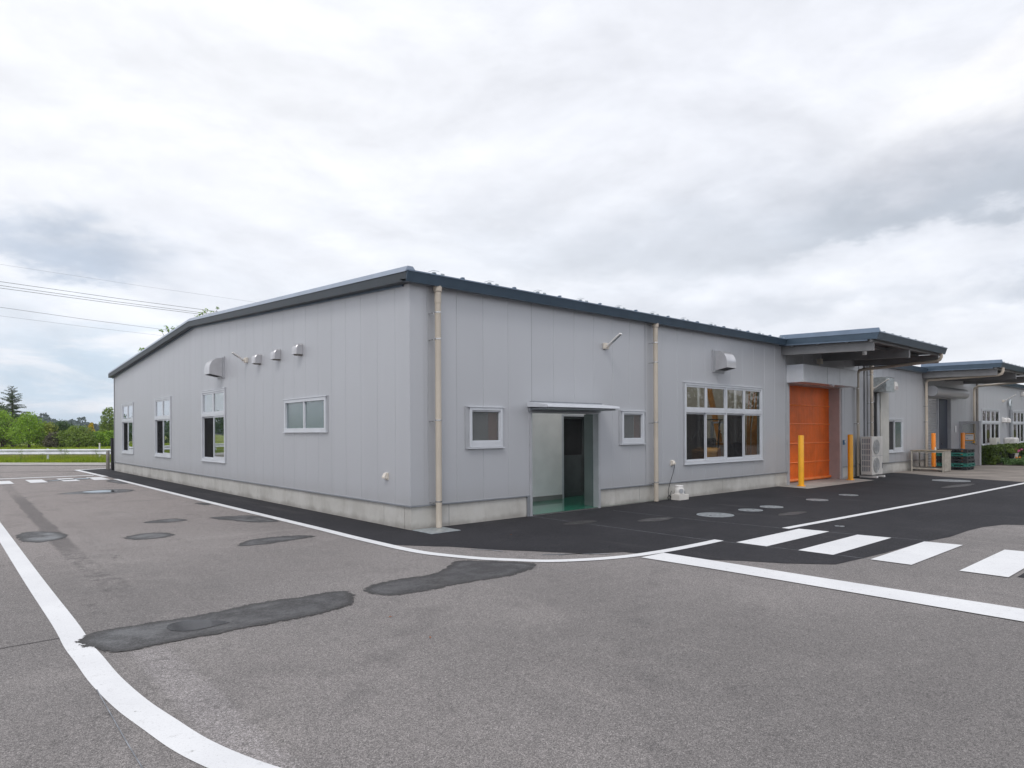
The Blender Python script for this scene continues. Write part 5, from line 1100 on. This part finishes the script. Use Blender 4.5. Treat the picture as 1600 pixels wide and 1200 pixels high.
# tree behind the building: only its top sprigs clear the roof
bt = thing('garden_tree', 'leafy tree behind the building with only its top sprigs showing over the roof', 'tree', (4.6, 29.5, 0))
def ptat(px, py, D): dd = fw + r2 * ((px - 800) / F) + u2 * ((600 + SH - py) / F); return Vector((-5.9617, -9.3887, 1.64)) + dd * D
m = M(); m.tube([(0, 0, 0), (0, 0, 3), (-.3, .2, 5.5)], [.22, .17, .12], 10); m.tube([(-.3, .2, 5.5), (.8, -.6, 7.6)], [.1, .05], 8); cs, rs = [], []
for sx, sy in ((262, 516), (252, 517), (270, 513), (278, 511), (259, 511), (324, 484), (318, 487), (340, 482), (330, 488), (313, 490), (222, 547), (308, 495), (285, 512), (300, 507), (270, 528), (240, 545), (290, 520)):
    q = ptat(sx, sy, 38.5) - Vector((4.6, 29.5, 0)); cs.append(tuple(q)); rs.append(.13 if sy < 530 else .2); m.tube([(-.3, .2, 5.0), (q.x * .7, q.y * .7, q.z * .88), tuple(q)], [.05, .03, .008], 6)
for i in range(46): a = i * 2.4; z = 2.9 + i * .055; cs.append((.2 + 1.7 * math.cos(a) * random.uniform(.3, 1), -.1 + 1.3 * math.sin(a) * random.uniform(.3, 1), z)); rs.append(.55)
leaves('crown', cs, rs, 9000, .075, LG, bt, .8, 31, .1, .5); m.build('trunk', m_bark, bt)

# wooded hill far behind
hc = far(110, 520); 
def hillz(px): return 10.5 + 4.5 * math.sin(px * .021 + 1.0) + 1.6 * math.sin(px * .11) + .7 * math.sin(px * .37)
cs, rs = [], []
m = M(); ring = []
pxs = list(range(-900, 420, 12))
for px in pxs:
    a = far(px, 430); b = far(px, 520); ring.append((a[0], a[1], -1)); ring.append((b[0], b[1], hillz(px) * .8))
n_ = len(pxs); m.add(ring, [(2 * i, 2 * i + 2, 2 * i + 3, 2 * i + 1) for i in range(n_ - 1)])
c_ = [far(px, 640) for px in pxs]; m.add([(p[0], p[1], -1) for p in c_] + [(ring[2 * i + 1]) for i in range(n_)], [(i, i + 1, n_ + i + 1, n_ + i) for i in range(n_ - 1)])
struct(m.build('hill', m_hill))
r = random.Random(8)
for px in range(-900, 420, 5):
    for row in range(4):
        t = (row + r.random()) / 4; a = far(px + r.uniform(-3, 3), 430 + 90 * t); z = hillz(px) * .8 * t
        R0 = r.uniform(2.2, 3.6); cs.append((a[0], a[1], z + R0 * .5)); rs.append((R0 * 1.1, R0 * 1.1, R0 * (1.5 if r.random() < .12 else 1.0)))
fo = leaves('distant_wood', cs, rs, 60000, 1.25, LF, None, 1, 41, .8, .8); fo['kind'] = 'stuff'; fo['label'] = 'wooded hillside far beyond the field'
# field, verge
f = M(); f.add([rd(23.05, -260, .05), rd(23.05, -14, .05), rd(26, -14, .0), rd(26, -260, .0), rd(120, -14, -.02), rd(120, -260, -.02)], [(0, 1, 2, 3), (3, 2, 4, 5)]); struct(f.build('field', m_grassg))
def blades(name, n, n0, n1, e0, e1, hmin, hmax, mt, seedv, w=.012):
    r = np.random.default_rng(seedv); nn = r.uniform(n0, n1, n); ee = r.uniform(e0, e1, n)
    clump = .55 + .45 * np.sin(ee * 1.7 + 3 * np.sin(nn)) * np.sin(ee * .6 + 1.3)
    h = r.uniform(hmin, hmax, n) * (0.6 + .6 * clump)
    P = np.stack([NU.x * nn + EU.x * ee, NU.y * nn + EU.y * ee, np.zeros(n) + .0], 1)
    a = r.uniform(0, 6.28, n); dx = np.stack([np.cos(a), np.sin(a), np.zeros(n)], 1) * w
    tip = P + np.stack([r.normal(size=n) * .12 * h, r.normal(size=n) * .12 * h, h], 1) * 1.0
    V = np.stack([P - dx, P + dx, tip], 1).reshape(-1, 3)
    me = bpy.data.meshes.new(name); me.vertices.add(3 * n); me.vertices.foreach_set('co', V.ravel().astype(np.float32))
    me.loops.add(3 * n); me.loops.foreach_set('vertex_index', np.arange(3 * n, dtype=np.int32)); me.polygons.add(n); me.polygons.foreach_set('loop_start', np.arange(0, 3 * n, 3, dtype=np.int32))
    me.update(calc_edges=True); me.materials.append(mt); o = bpy.data.objects.new(name, me); col.objects.link(o); o['kind'] = 'stuff'; return o
LGr = leafm('grass_blade', (.14, .22, .010), (.32, .40, .025), .3); LGs = leafm('grass_straw', (.16, .17, .05), (.34, .32, .10), .3)
g1 = blades('grass', 60000, 23.1, 27.5, -52, -18, .10, .34, LGr, 1, .02); g1['label'] = 'rough grass growing round the guardrail'
g2 = blades('grass_stalks', 9000, 24.5, 34, -56, -18, .2, .5, LGs, 2, .018); g2['label'] = 'pale seeding grass stalks in the field'
g3 = blades('field_grass', 50000, 28, 74, -90, -18, .08, .25, LGr, 3, .06); g3['label'] = 'short grass of the open field'
# guardrail
gr = thing('guardrail', 'white corrugated steel guardrail on posts along the grass verge', 'guardrail', rd(24.3, -35))
B0 = Vector(rd(24.3, -35))
def rel(n, e, z): v = Vector(rd(n, e, z)) - B0; return (v.x, v.y, v.z)
prof = [(.00, .44), (-.04, .46), (-.055, .50), (-.04, .54), (.0, .565), (.02, .60), (.0, .635), (-.04, .66), (-.055, .70), (-.04, .74), (.0, .76)]
m = M(); e0, e1 = -120, -14; np_ = len(prof)
m.add([rel(24.3 + p[0], e0, p[1]) for p in prof] + [rel(24.3 + p[0], e1, p[1]) for p in prof] + [rel(24.31 + p[0], e0, p[1]) for p in prof] + [rel(24.31 + p[0], e1, p[1]) for p in prof],
    [(i, i + 1, np_ + i + 1, np_ + i) for i in range(np_ - 1)] + [(2 * np_ + i, 3 * np_ + i, 3 * np_ + i + 1, 2 * np_ + i + 1) for i in range(np_ - 1)])
m.build('rail', m_rail, gr, smooth=40)
for k in range(20):
    e = -92 + 4 * k; m = M(); P0 = rel(24.42, e, 0); m.cyl(P0[0], P0[1], -.05, .80, .055, 10); m.build('post', m_rail, gr)
# delineator, corner post, black post
q = rd(26.8, -29.0)
x, y = far(155.5, 44)
dn = thing('delineator_post', 'slim white marker post with an orange reflector behind the guardrail', 'marker post', (x, y, 0))
m = M(); m.cyl(0, 0, 0, .92, .045, 10); m.build('post', m_rail, dn); m = M(); m.tube([(0, 0, .92), (0, 0, 1.0), (0, 0, 1.02)], [.05, .05, .03], 10); m.build('reflector', m_ivory, dn)
bo = thing('metal_post', 'brown metal post at the far corner of the gable wall', 'post', (.02, 25.57, .004)); m = M(); m.tube([(0, 0, 0), (0, 0, .86), (0, 0, .88)], [.075, .075, .06], 16); m.build('post', m_postb, bo, smooth=40); m = M(); m.cyl(0, 0, .78, .80, .079, 16); m.build('band', m_dtrim, bo)
bp_ = thing('black_gate_post', 'black square post standing at the back corner of the building', 'post', (.05, 24.75, 0)); m = M(); m.box(-.05, .07, -.06, .06, 0, 1.42); m.build('post', m_black, bp_, bev=.006); m = M(); m.box(-.06, .08, -.07, .07, 1.42, 1.44); m.build('cap', m_black, bp_)
# roadside weeds in front of the rail
for px, D, h, s_ in ((100, 34.3, .95, 50), (32, 34.6, .75, 51), (65, 34.6, .6, 52), (153, 34.8, .7, 53)):
    _d = fw + r2 * ((px - 800) / F); D = (23.75 + 10.746) / (_d.x * NU.x + _d.y * NU.y)
    x, y = far(px, D); o = thing('weed', {50: 'bushy tall weed in front of the guardrail', 51: 'thin weed crossing the guardrail at the left', 52: 'thin pale weed crossing the guardrail, left of the bushy one', 53: 'thin weed crossing the guardrail near the marker post'}[s_], 'weed', (x, y, 0), 'weeds along the guardrail')
    cs = [(random.uniform(-.16, .16) * (1.8 if s_ == 50 else .6), random.uniform(-.1, .1), h * (.25 + .7 * i / 9)) for i in range(10)]
    leaves('foliage', cs, [.11] * 10, 420 if s_ == 50 else 110, .03, LM, o, 1.4, s_, .1, .3); m = M(); [m.tube([(0, 0, 0), c], [.004, .002], 4) for c in cs]; m.build('stem', LM, o)
# far house
x, y = far(158, 150)
hs = thing('far_house', 'small white house with a reddish roof far behind the golden conifer', 'house', (x, y, 0), rz=R_(-40)); hs.location.z = -1.0
m = M(); m.box(-3.5, 3.5, -3, 3, 0, 2.2); m.build('wall', m_inw, hs); m = M(); m.prism([(-3.9, 2.2), (3.9, 2.2), (3.0, 3.2), (-3.0, 3.2)], 'y', -3.3, 3.3); m.build('roof', mat('red_tile', (.20, .10, .08), rough=.8), hs)
m = M(); [m.box(a, a + .9, -3.02, -3, .9, 1.8) for a in (-2.5, -.5, 1.5)]; m.build('window', m_dark, hs)
# overhead wires
def wire(a, b, D0, D1, r, label, grp='overhead wires'):
    p = ptat(a[0], a[1], D0); q = ptat(b[0], b[1], D1); dd = (q - p); pts = []
    for i in range(-8, 9):
        t = .5 + i * .5; pts.append(tuple(p + dd * t + Vector((0, 0, .012 * ((t - .5) ** 2 - .25) * dd.length))))
    m = M(); m.tube(pts, r, 5); tag(m.build('overhead_wire', m_dark, None), label, 'power line', grp)
wire((0, 413), (398, 472), 55, 66, .006, 'faint topmost thin wire in the sky over the gable')
wire((0, 440), (336, 486.3), 40, 50, .013, 'upper cable of the three close dark cables')
wire((0, 446), (317, 488.8), 40, 50, .013, 'middle cable of the three close dark cables')
wire((0, 450), (315, 491.2), 40, 50, .013, 'lower cable of the three close dark cables')
wire((0, 480), (248, 514), 40, 48, .010, 'single wire below the three cables')
wire((0, 493.5), (255.6, 524.7), 44, 52, .006, 'faint lowest wire left of the gable roof')

for k, (x, y, mt_, lb) in enumerate([(-2.93, -4.28, 'curled rust-brown fallen leaf on the asphalt below the gap of the wet patches', 0), (-3.0, -5.0, 'orange sliver of a fallen leaf on the bare foreground asphalt', 0), (0.9, -1.5, 'tiny yellow-brown leaf on the fresh asphalt before the corner downpipe', 0)]):
    m = M(); m.add([(-.022, 0, .004), (-.006, .009, .010), (.022, 0, .005), (-.006, -.008, .009)], [(0, 1, 2), (0, 2, 3)])
    o = m.build('fallen_leaf', mat('dry_leaf', (.30, .10, .03), rough=.8), None, loc=(x, y, .004)); o.rotation_euler = (0, 0, k * 1.1); tag(o, mt_, 'leaf', 'fallen leaves')
# thin summer haze: one closed box round the whole site
m = M(); m.box(-1500, 1500, -1500, 1500, -1.6, 24); hz = m.build('haze', bpy.data.materials.new('haze_air')); hz['kind'] = 'stuff'; hz['label'] = 'thin pale air haze'
hm = hz.data.materials[0]; hm.use_nodes = True; N = NT(hm.node_tree); N.n.clear(); pv = N.node('ShaderNodeVolumePrincipled'); pv.inputs['Density'].default_value = 0.00028; pv.inputs['Color'].default_value = (.86, .92, 1, 1); pv.inputs['Anisotropy'].default_value = 0.2
ou = N.node('ShaderNodeOutputMaterial'); N.l.new(pv.outputs[0], ou.inputs['Volume'])
# hedge and flower bed at right
struct(sheet('planting_soil', [(30.2, -.7), (50, -.7), (50, -3.4), (30.15, -2.4), (30.1, -1.0)], .02, m_soil))
hd = thing('hedge', 'clipped dark green box hedge below the far windows', 'hedge', (30.12, -.93, 0))
r = random.Random(4); cs, rs = [], []
for i in range(520): cs.append((r.uniform(.12, 8.5), r.uniform(-.25, .32), r.choice([r.uniform(.12, .8), .74]))); rs.append(.14)
for i in range(90): cs.append((.10 + r.uniform(0, .06), r.uniform(-.25, .32), r.uniform(.1, .76))); rs.append(.13)
leaves('foliage', cs, rs, 60000, .045, LH, hd, 1, 61, .3, .6)
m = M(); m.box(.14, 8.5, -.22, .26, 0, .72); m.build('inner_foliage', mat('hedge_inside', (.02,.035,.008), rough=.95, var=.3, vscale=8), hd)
fb = blades('flower_bed_foliage', 10, 0, 1, 0, 1, .1, .2, LM, 1); bpy.data.objects.remove(fb)
r = random.Random(6); cs = [(r.uniform(30.5, 37), r.uniform(-3.0, -1.35), r.uniform(.05, .22)) for i in range(260)]
o = leaves('bedding_plants', cs, [.13] * 260, 17000, .035, leafm('bedding_leaf', (.06, .13, .03), (.14, .24, .08)), None, 1, 71, .1, .5); o['kind'] = 'stuff'; o['label'] = 'low mixed bedding plants in front of the hedge'
cs = [(r.uniform(30.7, 34.5), r.uniform(-2.9, -1.8), r.uniform(.22, .42)) for i in range(34)]
o = leaves('marigold_flowers', cs, [.035] * 34, 700, .022, leafm('petal_orange', (.75, .22, .01), (.9, .4, .02)), None, 1, 72, .1, .8); o['kind'] = 'stuff'; o['label'] = 'orange flowers scattered over the bed'
cs = [(r.uniform(32.2, 32.9), r.uniform(-1.7, -1.4), r.uniform(.55, .68)) for i in range(9)]
o = leaves('pink_flowers', cs, [.04] * 9, 200, .022, leafm('petal_pink', (.6, .08, .25), (.8, .2, .4)), None, 1, 73, .1, .8); o['kind'] = 'stuff'; o['label'] = 'pink flowers at the potted plant'
x, y = 31.9, -1.55
bn = thing('low_bench', 'low grey bench carrying the two flower pots', 'bench', (x, y, .02)); m = M(); m.box(-.5, .9, -.15, .15, .22, .25); m.build('seat', m_black, bn); 
for a in (-.4, .75): m = M(); m.box(a, a + .06, -.13, .13, 0, .22); m.build('leg', m_dtrim, bn)
for dx_, mt, lb in ((-.2, m_black, 'black flower pot on the low bench'), (.45, m_acw, 'white flower pot with pink flowers on the low bench')):
    po = thing('flower_pot', lb, 'flower pot', (x + dx_, y, .28)); m = M(); m.tube([(0, 0, 0), (0, 0, .2), (0, 0, .22)], [.10, .14, .15], 16); m.build('pot', mt, po, smooth=40)
    leaves('plant', [(0, 0, .3), (.08, .05, .33), (-.07, 0, .36)], [.13] * 3, 260, .035, LM, po, 1, 80, .1, .5)
wt = thing('wrapped_unit', 'bulky unit wrapped in crumpled white sheeting behind the hedge', 'wrapped unit', (35.9, -.65, 0))
m = M(); m.box(-.35, .35, -.3, .25, 0, 1.2); o = m.build('wrapping', m_tarp, wt, bev=.09); m = M(); m.tube([(.1, 0, 1.1), (.12, 0, 1.22)], [.04, .01], 8); m.build('knot', m_tarp, wt)
gu = thing('grey_condenser', 'small pale grey condenser unit left of the white wrapped unit', 'air conditioner', (34.2, -.35, 0))
m = M(); m.box(-.35, .35, -.15, .15, .3, 1.2); m.build('casing', m_cream, gu, bev=.02); m = M(); m.cyl(0, 0, 0, .01, .22, 20); o = m.build('fan_grille', m_dtrim, gu); o.rotation_euler = (R_(90), 0, 0); o.location = (-.08, -.15, .8)
m = M(); [m.box(a, a + .06, -.15, .15, 0, .3) for a in (-.3, .24)]; m.build('stand', m_galv, gu, sep=True)
bpy.context.view_layer.update()
